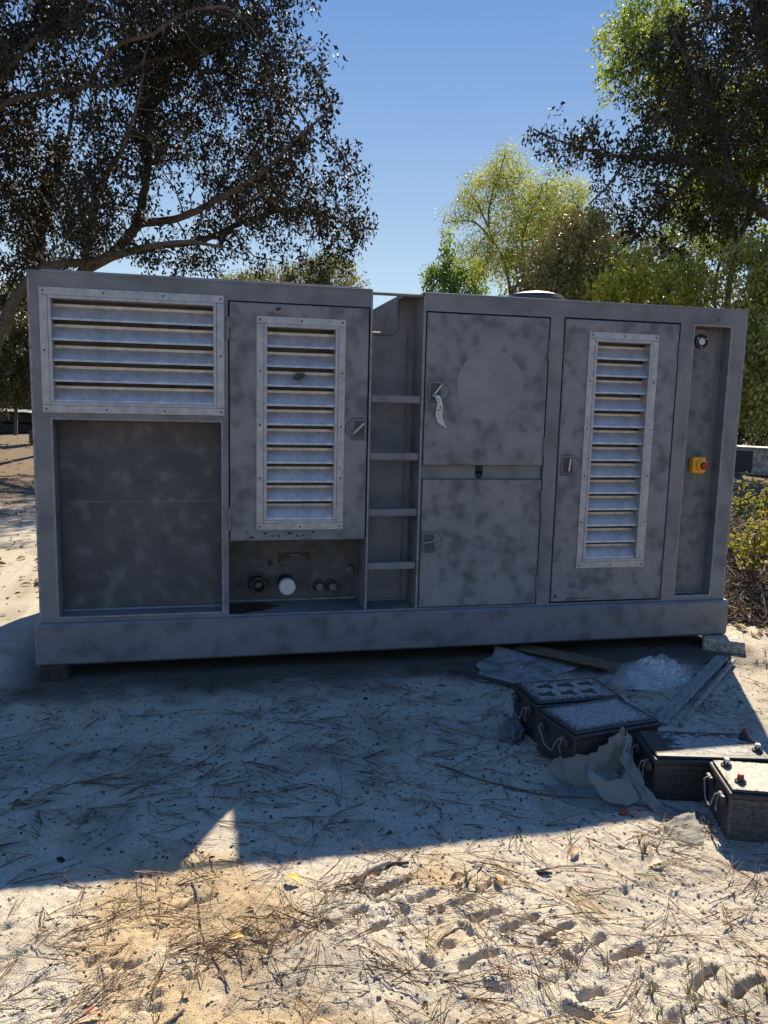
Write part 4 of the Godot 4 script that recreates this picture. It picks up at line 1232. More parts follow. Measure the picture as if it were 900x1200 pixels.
func crumple(mb: MB, at: Vector3, r: Vector3, sd: int) -> void:     # a creased, lumpy closed skin
	var f := noise(1.6, 3, FastNoiseLite.TYPE_SIMPLEX, 400 + sd)
	var g := noise(1.1, 4, FastNoiseLite.TYPE_SIMPLEX, 430 + sd)
	g.fractal_type = FastNoiseLite.FRACTAL_RIDGED
	var rows := []
	for j in 33:
		var th := PI * j / 32.0
		var row := []
		for i in 57:
			var ph := TAU * i / 56.0
			var d := Vector3(sin(th) * cos(ph), cos(th), sin(th) * sin(ph))
			var k := 1.0 + 0.30 * f.get_noise_3dv(d) + 0.26 * g.get_noise_3dv(d)
			var p := at + d * k * r
			p.y = maxf(p.y, at.y - r.y * 0.8)
			row.push_back(p)
		rows.push_back(row)
	mb.grid(rows)

# ---------------------------------------------------------------- trees
# limbs: polylines (x, y, z, radius); crown: [centre, radii] ellipsoids that twigs grow into (space colonisation)
func grow(limbs: Array, crown: Array, origin: Vector3, dens: float, step: float, sd: int, tuft := 0.0, cut := -0.13) -> Dictionary:
	var r := RandomNumberGenerator.new()
	r.seed = sd
	var pos := PackedVector3Array()
	var par := PackedInt32Array()
	var rad := PackedFloat32Array()
	for l in limbs:
		var first: Vector4 = l[0]
		var p0 := Vector3(first.x, first.y, first.z) - origin
		var prev := -1
		if pos.size() > 0 and p0.y > 0.35:
			var bd := 1e9
			for k in pos.size():
				var dd := pos[k].distance_squared_to(p0)
				if dd < bd: bd = dd; prev = k
		else:
			pos.push_back(p0); par.push_back(-1); rad.push_back(first.w)
			prev = pos.size() - 1
		var c := Curve3D.new()
		for k in l.size():
			var q := Vector3(l[k].x, l[k].y, l[k].z) - origin
			var a: Vector4 = l[maxi(k - 1, 0)]
			var b: Vector4 = l[mini(k + 1, l.size() - 1)]
			var tn := Vector3(b.x - a.x, b.y - a.y, b.z - a.z) * 0.17
			c.add_point(q, -tn, tn)
		var n := maxi(2, int(c.get_baked_length() / step))
		for k in range(1, n + 1):
			var f := float(k) / n
			var q := c.sample_baked(c.get_baked_length() * f)
			q += Vector3(r.randfn(0, 0.02), r.randfn(0, 0.02), r.randfn(0, 0.02)) * step * 2.0
			var at: float = f * (l.size() - 1)
			var i := mini(int(at), l.size() - 2)
			pos.push_back(q); par.push_back(prev); rad.push_back(lerp(l[i].w, l[i + 1].w, at - i))
			prev = pos.size() - 1
	var fixed := pos.size()
	var att := PackedVector3Array()
	var gaps := noise(tuft, 2, FastNoiseLite.TYPE_SIMPLEX_SMOOTH, sd + 5)
	for e in crown:
		var c: Vector3 = e[0] - origin
		var s: Vector3 = e[1]
		for k in int(maxf(12.0, 3.2 * dens * s.x * s.y * s.z * 4.19)):
			var d := Vector3(r.randfn(), r.randfn(), r.randfn()).normalized() * pow(r.randf(), 0.42)
			if tuft > 0.0 and gaps.get_noise_3dv(c + d * s) < r.randfn(cut, 0.06): continue
			att.push_back(c + d * s)
	var reach := step * 4.0
	var kill := step * 1.05
	# cells of attractors
	var cells := {}
	for k in att.size():
		var key := Vector3i((att[k] / reach).floor())
		if not cells.has(key): cells[key] = PackedInt32Array()
		cells[key].push_back(k)
	var near := PackedInt32Array()
	var nd := PackedFloat32Array()
	var alive := PackedByteArray()
	near.resize(att.size()); nd.resize(att.size()); alive.resize(att.size())
	near.fill(-1); nd.fill(1e9); alive.fill(1)
	# every attractor first looks for the nearest limb node, however far
	for k in att.size():
		for j in fixed:
			var dd := att[k].distance_squared_to(pos[j])
			if dd < nd[k]: nd[k] = dd; near[k] = j
	for it in 70:
		var pull := {}
		for k in att.size():
			if alive[k] == 0: continue
			var j := near[k]
			var d := (att[k] - pos[j]).normalized()
			pull[j] = pull.get(j, Vector3.ZERO) + d
		if pull.is_empty(): break
		var grown := 0
		for j in pull:
			var d: Vector3 = pull[j]
			if d.length() < 0.05: d = Vector3(r.randfn(), r.randfn(), r.randfn())
			d = (d.normalized() + Vector3(r.randfn(), r.randfn(), r.randfn()) * 0.22).normalized()
			var q := pos[j] + d * step
			var m := pos.size()
			pos.push_back(q); par.push_back(j); rad.push_back(0.0)
			grown += 1
			var base := Vector3i((q / reach).floor())
			for dx in [-1, 0, 1]:
				for dy in [-1, 0, 1]:
					for dz in [-1, 0, 1]:
						var key := base + Vector3i(dx, dy, dz)
						if not cells.has(key): continue
						for k in cells[key]:
							if alive[k] == 0: continue
							var dd := att[k].distance_squared_to(q)
							if dd < nd[k]: nd[k] = dd; near[k] = m
							if dd < kill * kill: alive[k] = 0
		if grown == 0 or pos.size() > 16000: break
	# radii of grown twigs by the pipe rule
	var burden := PackedFloat32Array()
	burden.resize(pos.size())
	var main := PackedInt32Array()
	main.resize(pos.size()); main.fill(-1)
	for k in range(pos.size() - 1, fixed - 1, -1):
		burden[k] = maxf(burden[k], 1.0)
		burden[par[k]] += burden[k]
	for k in range(pos.size() - 1, fixed - 1, -1): rad[k] = 0.0062 * pow(burden[k], 0.44)
	for k in range(fixed, pos.size()): rad[k] = minf(rad[k], rad[par[k]] * 0.9)
	for k in range(1, pos.size()):
		if par[k] < 0: continue
		var m := main[par[k]]
		if m < 0 or rad[k] > rad[m]: main[par[k]] = k
	return {"pos": pos, "par": par, "rad": rad, "main": main, "fixed": fixed}

func wood(g: Dictionary, thin: float) -> MB:
	var pos: PackedVector3Array = g.pos
	var par: PackedInt32Array = g.par
	var rad: PackedFloat32Array = g.rad
	var mb := MB.new()
	var ring := PackedInt32Array()
	ring.resize(pos.size()); ring.fill(-1)
	var f := noise(3.0, 2, FastNoiseLite.TYPE_SIMPLEX_SMOOTH, 77)
	for k in range(1, pos.size()):
		if rad[k] < thin or par[k] < 0: continue
		var p := par[k]
		var d := (pos[k] - pos[p]).normalized()
		var sides := 9 if rad[k] > 0.06 else (5 if rad[k] > 0.015 else 3)
		var ru := d.cross(Vector3(0.31, 0.2, 0.93)).normalized()
		var rv := ru.cross(d)
		var start := -1
		for e in 2:
			if e == 0 and ring[p] >= 0 and g.main[p] == k and ring[p] % 16 == sides:
				start = ring[p] / 16
				continue
			var s := mb.v.size()
			var c := pos[p] if e == 0 else pos[k]
			var rr := (minf(rad[p], rad[k] * 1.25) if e == 0 else rad[k])
			for j in sides:
				var a := TAU * j / sides
				var o := ru * cos(a) + rv * sin(a)
				mb.vert(c + o * rr * (1.0 + 0.22 * f.get_noise_3dv(c + o * 0.5)), o)
			if e == 0: start = s
			else:
				ring[k] = s * 16 + sides
				for j in sides:
					var a := start + j
					var b := start + (j + 1) % sides
					mb.tri(a, s + j, b); mb.tri(b, s + j, s + (j + 1) % sides)
	return mb

func clump(leaves: int, size: float, leaf: float, ratio: float, droop: float, sd: int) -> ArrayMesh:
	# a spray of small folded leaves about one twig tip
	var r := RandomNumberGenerator.new()
	r.seed = sd
	var mb := MB.new()
	for k in leaves:
		var at := Vector3(r.randfn(), r.randfn(), r.randfn()).normalized() * size * pow(r.randf(), 0.5)
		var d := (at.normalized() * 0.8 + Vector3(r.randfn(), r.randfn() - droop, r.randfn()) * 0.7).normalized()
		var side := d.cross(Vector3(r.randfn(), r.randfn(), r.randfn())).normalized()
		var up := side.cross(d)
		var l := leaf * r.randf_range(0.65, 1.15)
		var w := l * ratio * 0.5
		var a := at
		var b := at + d * l * 0.5 + side * w + up * w * 0.35
		var c := at + d * l
		var e := at + d * l * 0.5 - side * w + up * w * 0.35
		var t := r.randf_range(0.7, 1.25)
		mb.col = Color(t * r.randf_range(0.92, 1.1), t, t * r.randf_range(0.85, 1.1))
		mb.poly([a, b, c], up); mb.poly([a, c, e], up)
	return mb.mesh()

func foliage(g: Dictionary, me: Mesh, m: Material, tints: Array, per: float, spread: float, thin: float, sd: int, parent: Node, clumpy: float) -> void:
	var r := RandomNumberGenerator.new()
	r.seed = sd
	var f := noise(0.9, 2, FastNoiseLite.TYPE_SIMPLEX_SMOOTH, sd)
	var pos: PackedVector3Array = g.pos
	var xf := []
	var cols := []
	for k in range(g.fixed, pos.size()):
		if g.rad[k] > thin: continue
		var q := f.get_noise_3dv(pos[k])
		var cnt := int(per * clampf(1.0 + clumpy * q, 0.0, 2.6) + r.randf())
		for n in cnt:
			var p := pos[k] + Vector3(r.randfn(), r.randfn(), r.randfn()) * spread
			var s := r.randf_range(0.75, 1.25)
			xf.push_back(Transform3D(Basis.from_euler(Vector3(r.randf_range(-0.7, 0.7), r.randf() * TAU, r.randf_range(-0.7, 0.7))).scaled_local(Vector3(s, s, s)), p))
			var t: Color = tints[0].lerp(tints[1], clampf(0.5 + 0.9 * q + r.randfn(0.0, 0.22), 0.0, 1.0))
			if tints.size() > 2 and r.randf() < 0.07: t = tints[2]
			cols.push_back(t)
	scatter("crown", me, m, xf, cols, parent)

func leaf_mat(shine: float, through: float, rough: float) -> StandardMaterial3D:
	var m := mat(Color.WHITE, rough, 0.0, shine)
	m.vertex_color_use_as_albedo = true
	m.cull_mode = BaseMaterial3D.CULL_DISABLED
	m.backlight_enabled = true
	m.backlight = Color(through, through, through)
	return m

func tree(called: String, label: String, category: String, limbs: Array, crown: Array, o: Dictionary, group := "") -> Node3D:
	var b: Vector4 = limbs[0][0]
	var base := Vector3(b.x, 0.0, b.z)
	var t := thing(called, label, category, base, 0.0, group)
	var g := grow(limbs, crown, base, o.dens, o.step, o.seed, o.get("tuft", 0.0), o.get("cut", -0.13))
	# the stem goes into the ground
	for k in range(g.fixed, g.rad.size()): g.rad[k] *= float(o.get("twig", 1.0))
	obj("trunk", wood(g, o.get("thin_wood", 0.004)), M.bark if not o.has("bark") else o.bark, t)
	foliage(g, o.leaf, o.mat, o.tints, o.per, o.spread, o.get("thin", 0.03), o.seed, t, o.get("clumpy", 1.4))
	return t

func vegetation() -> void:
	var oak_leaf := leaf_mat(0.25, 0.3, 0.58)
	var soft_leaf := leaf_mat(0.35, 0.95, 0.5)
	var dull_leaf := leaf_mat(0.45, 0.5, 0.45)
	var oak_clump := clump(14, 0.17, 0.115, 0.46, 0.3, 5)
	var fine_clump := clump(9, 0.20, 0.085, 0.34, 0.5, 6)
	var broad_clump := clump(10, 0.20, 0.11, 0.62, 0.4, 7)
	tree("live_oak", "wide spreading dark live oak with crooked limbs behind the enclosure's left half", "tree", OAK_LIMBS, OAK_CROWN, {"dens": 11.0, "step": 0.19, "seed": 11, "leaf": oak_clump, "mat": oak_leaf, "tints": [Color(0.026, 0.027, 0.016), Color(0.055, 0.050, 0.033), Color(0.10, 0.08, 0.045)], "per": 0.85, "spread": 0.10, "thin": 0.045, "clumpy": 0.8, "tuft": 0.5, "cut": -0.09, "twig": 1.45})
	tree("live_oak", "dark oak leaning in from the right with a long bare-tipped limb", "tree", RIGHT_LIMBS, RIGHT_CROWN, {"dens": 9.0, "step": 0.2, "seed": 42, "leaf": oak_clump, "mat": oak_leaf, "tints": [Color(0.030, 0.032, 0.015), Color(0.070, 0.062, 0.024), Color(0.13, 0.10, 0.035)], "per": 0.85, "spread": 0.10, "thin": 0.045, "clumpy": 0.8, "tuft": 0.5, "cut": -0.2, "twig": 1.4})
	tree("tall_tree", "tall tree with sunlit green leaves rising behind the right oak", "tree", TALL_LIMBS, TALL_CROWN, {"dens": 14.0, "step": 0.24, "seed": 13, "leaf": broad_clump, "mat": soft_leaf, "tints": [Color(0.22, 0.32, 0.06), Color(0.46, 0.52, 0.10)], "per": 2.8, "spread": 0.14, "tuft": 0.5})
	tree("slim_tree", "slim dark-stemmed tree beside the tall tree's trunk", "tree", SLIM_LIMBS, SLIM_CROWN, {"dens": 12.0, "step": 0.24, "seed": 14, "leaf": broad_clump, "mat": soft_leaf, "tints": [Color(0.13, 0.17, 0.04), Color(0.24, 0.28, 0.06)], "per": 4.32, "spread": 0.14})
	tree("feathery_tree", "thin feathery tree with sparse yellow-green leaves against the open sky", "tree", FEATHER_LIMBS, FEATHER_CROWN, {"dens": 24.0, "step": 0.20, "seed": 15, "leaf": fine_clump, "mat": soft_leaf, "tints": [Color(0.22, 0.30, 0.06), Color(0.48, 0.48, 0.08)], "per": 4.0, "spread": 0.10, "thin_wood": 0.003})
	tree("brown_tree", "dense olive-brown tree right of the feathery tree", "tree", OLIVE_LIMBS, OLIVE_CROWN, {"dens": 26.0, "step": 0.18, "seed": 16, "leaf": oak_clump, "mat": dull_leaf, "tints": [Color(0.15, 0.14, 0.05), Color(0.36, 0.31, 0.11)], "per": 2.4, "spread": 0.11})
	tree("green_sapling", "bright green pointed sapling left of the feathery tree", "tree", SAP_LIMBS, SAP_CROWN, {"dens": 26.0, "step": 0.2, "seed": 17, "leaf": broad_clump, "mat": soft_leaf, "tints": [Color(0.13, 0.23, 0.045), Color(0.22, 0.33, 0.06)], "per": 3.6, "spread": 0.12})
	tree("leafy_bush", "tall yellow-green bush showing over the enclosure's right end", "bush", BUSHMID_LIMBS, BUSHMID_CROWN, {"dens": 26.0, "step": 0.18, "seed": 18, "leaf": broad_clump, "mat": soft_leaf, "tints": [Color(0.30, 0.32, 0.05), Color(0.56, 0.54, 0.09)], "per": 2.2, "tuft": 0.9, "spread": 0.12})
	tree("leafy_bush", "dense olive and yellow bush at the right edge beside the enclosure", "bush", RBUSH_LIMBS, RBUSH_CROWN, {"dens": 24.0, "step": 0.17, "seed": 19, "leaf": oak_clump, "mat": dull_leaf, "tints": [Color(0.15, 0.16, 0.04), Color(0.48, 0.44, 0.09)], "per": 2.2, "spread": 0.12})
	tree("leafy_bush", "dark bush with yellowing leaves behind the tyres at the left edge", "bush", LBUSH_LIMBS, LBUSH_CROWN, {"dens": 12.0, "step": 0.26, "seed": 20, "leaf": broad_clump, "mat": dull_leaf, "tints": [Color(0.05, 0.055, 0.025), Color(0.13, 0.12, 0.035)], "per": 5.28, "spread": 0.16})
	tree("yellow_tree", "distant yellow-green tree top seen under the big oak's right side", "tree", FARY_LIMBS, FARY_CROWN, {"dens": 9.0, "step": 0.3, "seed": 21, "leaf": broad_clump, "mat": soft_leaf, "tints": [Color(0.14, 0.15, 0.04), Color(0.22, 0.21, 0.05)], "per": 5.76, "spread": 0.2})
	# woodland farther off: one tree, then copies of it
	var l := []
	var c := []
	for q in [[0, 0, 0, 6.4], [0, 3.6, 0.5, 5.8], [1.0, 2.6, -0.4, 5.2], [-1.1, 2.8, 0.2, 5.0]]:
		l.push_back([Vector4(0, 0.0 if q[0] == 0 and q[1] == 0 else q[1] * 0.5, 0, 0.16), Vector4(q[0] * 0.6, 2.6, q[2] * 0.6, 0.10), Vector4(q[0] * 1.4, q[3], q[2] * 1.5, 0.03)])
	for q in [[0, 5.6, 0, 1.6, 1.4, 1.6], [1.4, 4.4, 0.2, 1.5, 1.2, 1.4], [-1.4, 4.3, 0, 1.4, 1.2, 1.5], [0.2, 3.2, 0.9, 1.7, 1.0, 1.2], [0, 2.0, -0.5, 1.6, 1.0, 1.4]]:
		c.push_back([Vector3(q[0], q[1], q[2]), Vector3(q[3], q[4], q[5])])
	var first := tree("woodland_tree", "", "tree", l, c, {"dens": 8.0, "step": 0.30, "seed": 22, "leaf": broad_clump, "mat": dull_leaf, "tints": [Color(0.11, 0.12, 0.035), Color(0.36, 0.34, 0.07)], "tuft": 0.7, "per": 3.6, "spread": 0.2})
	var spots := [[-8.0, -38.0, 1.0, "olive-green tree far behind the tyre stack at the left edge"], [-12.0, -33.0, 0.9, "olive-green tree far off, left of the tyre stack"], [-4.0, -40.0, 0.75, "small olive-green tree far behind the live oak's trunks"], [16.5, -30.0, 1.5, "far olive-green tree behind the dense olive-brown tree"],
		[19.0, -25.0, 1.25, "far olive-green tree behind the tall yellow-green bush"], [22.5, -21.0, 1.05, "olive-green tree behind the bush at the right edge"], [20.5, -14.5, 0.8, "smaller olive-green tree to the right of the grey cabinet"],
		[3.0, -44.0, 0.95, "far olive-green tree behind the enclosure's ladder bay"], [-19.0, -31.0, 1.1, "far olive-green tree well left of the tyre stack"], [-15.0, -41.0, 1.1, "olive-green tree deepest in the woods left of the tyre stack"], [10.0, -38.0, 0.8, "far olive-green tree behind the bright green sapling"]]
	for k in spots.size():
		var t: Node3D = first
		if k > 0:
			t = first.duplicate()
			add_child(t)
			t.name = "woodland_tree_%03d" % k
			for ch in first.get_child_count(): t.get_child(ch).name = first.get_child(ch).name
		t.position = Vector3(spots[k][0], 0, spots[k][1])
		t.rotation.y = k * 2.4
		t.scale = Vector3.ONE * spots[k][2]
		tag(t, spots[k][3], "tree", "far woodland trees")
	# evergreen understory: one bush, then copies
	l = [[Vector4(0, 0, 0, 0.04), Vector4(0.1, 0.8, 0, 0.03), Vector4(0, 1.7, 0.1, 0.01)], [Vector4(0, 0.2, 0, 0.03), Vector4(0.5, 0.9, 0.2, 0.02), Vector4(0.8, 1.4, 0.3, 0.01)], [Vector4(0, 0.2, 0, 0.03), Vector4(-0.5, 0.8, -0.2, 0.02), Vector4(-0.9, 1.2, -0.1, 0.01)]]
	c = [[Vector3(0, 1.5, 0), Vector3(0.8, 0.7, 0.7)], [Vector3(0.9, 1.0, 0.2), Vector3(0.8, 0.75, 0.7)], [Vector3(-0.9, 0.95, 0), Vector3(0.8, 0.75, 0.7)], [Vector3(0, 0.5, 0.4), Vector3(1.2, 0.4, 0.6)]]
	first = tree("understory_bush", "", "bush", l, c, {"dens": 22.0, "step": 0.19, "seed": 31, "leaf": broad_clump, "mat": dull_leaf, "tints": [Color(0.045, 0.05, 0.02), Color(0.14, 0.13, 0.035)], "per": 3.6, "spread": 0.14})
	spots = [[16.5, -13.6, 1.2, "dark bush right behind the grey cabinet"], [14.4, -15.8, 1.3, "dark bush behind the grey cabinet's left side, beside the enclosure's end"], [19.5, -15.0, 1.5, "dark bush to the right of the grey cabinet"], [18.0, -20.0, 1.6, "bush deeper in the woods behind the grey cabinet"], [12.0, -19.5, 1.4, "bush in the woods left of the grey cabinet"],
		[-7.2, -29.0, 1.3, "dark bush behind the tyre stack"], [-9.6, -28.0, 1.5, "dark bush to the left of the tyre stack"], [-5.0, -30.5, 1.4, "dark bush behind the tyre stack's right side"], [-3.0, -28.0, 1.2, "dark bush far behind the enclosure's left end"]]
	for k in spots.size():
		var t: Node3D = first
		if k > 0:
			t = first.duplicate()
			add_child(t)
			t.name = "understory_bush_%03d" % k
			for ch in first.get_child_count(): t.get_child(ch).name = first.get_child(ch).name
		t.position = Vector3(spots[k][0], 0, spots[k][1])
		t.rotation.y = k * 1.7
		t.scale = Vector3.ONE * spots[k][2]
		tag(t, spots[k][3], "bush", "understory bushes")
	# low shrub with bright young leaves and the heap of dead brush at the right end
	var sh := [[Vector4(5.8, 0, -2.2, 0.02), Vector4(5.75, 0.4, -2.2, 0.015), Vector4(5.7, 0.8, -2.15, 0.008)], [Vector4(5.8, 0.1, -2.2, 0.015), Vector4(6.1, 0.5, -2.1, 0.008)], [Vector4(5.8, 0.1, -2.2, 0.015), Vector4(5.45, 0.45, -2.1, 0.008)]]
	tree("low_shrub", "low shrub with bright yellow-green leaves above the brush heap", "shrub", sh, [[Vector3(5.65, 0.55, -2.15), Vector3(0.5, 0.3, 0.35)], [Vector3(6.2, 0.55, -2.1), Vector3(0.45, 0.3, 0.35)], [Vector3(5.5, 0.82, -2.2), Vector3(0.25, 0.15, 0.2)]], {"dens": 170.0, "step": 0.065, "seed": 23, "leaf": clump(6, 0.06, 0.055, 0.62, 0.1, 9), "mat": soft_leaf, "tints": [Color(0.17, 0.20, 0.035), Color(0.38, 0.36, 0.05)], "per": 1.7, "spread": 0.05, "thin_wood": 0.002})
	tree("low_shrub", "smaller yellow-green shrub growing through the brush, close to the enclosure's end", "shrub", [[Vector4(4.95, 0, -0.95, 0.015), Vector4(4.95, 0.3, -0.95, 0.012), Vector4(4.9, 0.55, -0.9, 0.006)], [Vector4(4.95, 0.1, -0.95, 0.012), Vector4(5.15, 0.4, -0.9, 0.006)]], [[Vector3(4.95, 0.5, -0.95), Vector3(0.25, 0.18, 0.22)], [Vector3(5.2, 0.52, -1.0), Vector3(0.2, 0.15, 0.2)]], {"dens": 420.0, "step": 0.05, "seed": 24, "leaf": clump(6, 0.05, 0.045, 0.62, 0.1, 9), "mat": soft_leaf, "tints": [Color(0.17, 0.20, 0.035), Color(0.38, 0.36, 0.05)], "per": 1.5, "spread": 0.04, "thin_wood": 0.002})
	brush()

func brush() -> void:
	var t := thing("brush_heap", "heap of dead brown twigs, needles and leaves at the right end of the enclosure", "brush", Vector3(5.35, 0, -1.5))
	var tw := MB.new()
	for k in 4:
		var p := [Vector3(-0.5, 0, 0)]
		for j in 5: p.push_back(Vector3(-0.5 + 0.2 * (j + 1), rng.randfn(0, 0.05), rng.randfn(0, 0.06)))
		tw.tube(p, [0.012, 0.012, 0.011, 0.010, 0.008, 0.004], 4, false)
	var xf := []
	var cols := []
	var xl := []
	var cl := []
	for k in 2600:
		var a := rng.randf() * TAU
		var q := pow(rng.randf(), 0.5)
		var x := cos(a) * q * 1.25
		var z := sin(a) * q * 1.5
		# the heap runs along the enclosure's end, higher at its back
		var top := 0.62 * (1.0 - q * q) * ss(1.6, -0.9, z + 0.2 * x)
		var y := top * pow(rng.randf(), 0.45)
		var s := rng.randf_range(0.12, 0.45)
		xf.push_back(Transform3D((Basis(Vector3.UP, rng.randf() * TAU) * Basis(Vector3.BACK, rng.randfn(0, 0.35))).scaled_local(Vector3(s, s, s)), Vector3(x, y + 0.01, z)))
		cols.push_back([Color(0.15, 0.105, 0.07), Color(0.26, 0.21, 0.155), Color(0.08, 0.055, 0.04)][rng.randi() % 3])
		if k % 3 != 0:
			var v := rng.randf_range(0.6, 1.3)
			xl.push_back(Transform3D(Basis.from_euler(Vector3(rng.randfn(0, 0.6), rng.randf() * TAU, rng.randfn(0, 0.6))).scaled_local(Vector3(v, v, v)), Vector3(x + rng.randfn(0, 0.04), y + 0.02, z)))
			cl.push_back([Color(0.19, 0.13, 0.08), Color(0.33, 0.27, 0.21), Color(0.09, 0.06, 0.04)][rng.randi() % 3])
	scatter("dead_twigs", tw.mesh(), M.litter, xf, cols, t)
	scatter("dead_leaves", leaf_mesh(0.07, 0.03, 0.010), M.litter, xl, cl, t)

func far_things() -> void:
	# two big worn tyres and a pale sheet lying over them
	for k in 2:
		var t := thing("old_tyre", "", "tyre", Vector3(-5.85, 0.20 + 0.40 * k, -26.1), 0.3 + k)
		var mb := MB.new()
		mb.lathe([Vector2(0.33, -0.15), Vector2(0.50, -0.19), Vector2(0.60, -0.17), Vector2(0.635, -0.12), Vector2(0.635, 0.12), Vector2(0.60, 0.17), Vector2(0.50, 0.19), Vector2(0.33, 0.15), Vector2(0.30, 0.0), Vector2(0.33, -0.15)], Transform3D.IDENTITY, 36)
		obj("tyre_body", mb, M.rubber, t)
		mb = MB.new()
		for j in 30:
			for s in [-1, 1]:
				var a: float = TAU * (j + 0.25 * s) / 30.0
				mb.box(Vector3(cos(a) * 0.64, s * 0.065, sin(a) * 0.64), Vector3(0.035, 0.13, 0.075), 0.006, Basis(Vector3.UP, -a) * Basis(Vector3.RIGHT, 0.5 * s))
		obj("tread_blocks", mb, M.rubber, t).set_meta("kind", "stuff")
		tag(t, "upper dark tyre of the stack at the left edge, under a pale sheet" if k == 1 else "lower dark tyre of the stack, standing on leaf litter", "tyre")
	var rows := []
	for j in 5:
		var row := []
		for i in 13: row.push_back(Vector3((i / 12.0 - 0.5) * 2.2, 0.02 * cos(i * 2.2), (j / 4.0 - 0.5) * 1.3))
		rows.push_back(row)
	var mb := MB.new()
	mb.grid(rows)
	for row in rows:
		for k in row.size(): row[k] += Vector3(0, -0.02, 0)
	mb.grid(rows)
	var s := obj("metal_sheet", mb, M.steel)
	s.position = Vector3(-6.0, 0.86, -26.0)
	s.rotation = Vector3(0.05, 0.15, -0.06)
	tag(s, "thin pale metal sheet lying across the tyre stack at the left edge", "sheet")
	mb = MB.new()
	mb.box(Vector3.ZERO, Vector3(0.42, 0.36, 0.42), 0.03)
	mb.box(Vector3(0, 0.19, 0), Vector3(0.44, 0.03, 0.44), 0.01)
	s = obj("dark_crate", mb, M.rubber)
	s.position = Vector3(-4.05, 0.18, -20.4)
	s.rotation.y = 0.4
	tag(s, "small dark box on the leaf litter beside the enclosure's left end", "box")
	# weathered cabinet under the trees at the right
	var t := thing("steel_cabinet", "low weathered grey cabinet under the trees beyond the right end", "cabinet", Vector3(13.1, 0, -11.8), -0.85)
	mb = MB.new()
	mb.box(Vector3(0, 0.30, 0), Vector3(1.5, 0.60, 0.7), 0.02)
	obj("cabinet_body", mb, M.cabinet, t)
	mb = MB.new()
	mb.box(Vector3(0, 0.62, 0), Vector3(1.56, 0.04, 0.76), 0.012)
	obj("cabinet_top", mb, M.cabinet, t)
	for q in [[-0.45, M.cabinet], [0.02, M.cabinet_dark], [0.47, M.cabinet]]:
		mb = MB.new()
		mb.box(Vector3(q[0], 0.30, 0.352), Vector3(0.42, 0.50, 0.016), 0.005)
		var d := obj("cabinet_panel", mb, q[1], t)
		if q[1] == M.cabinet_dark: d.set_meta("label", "dark panel")

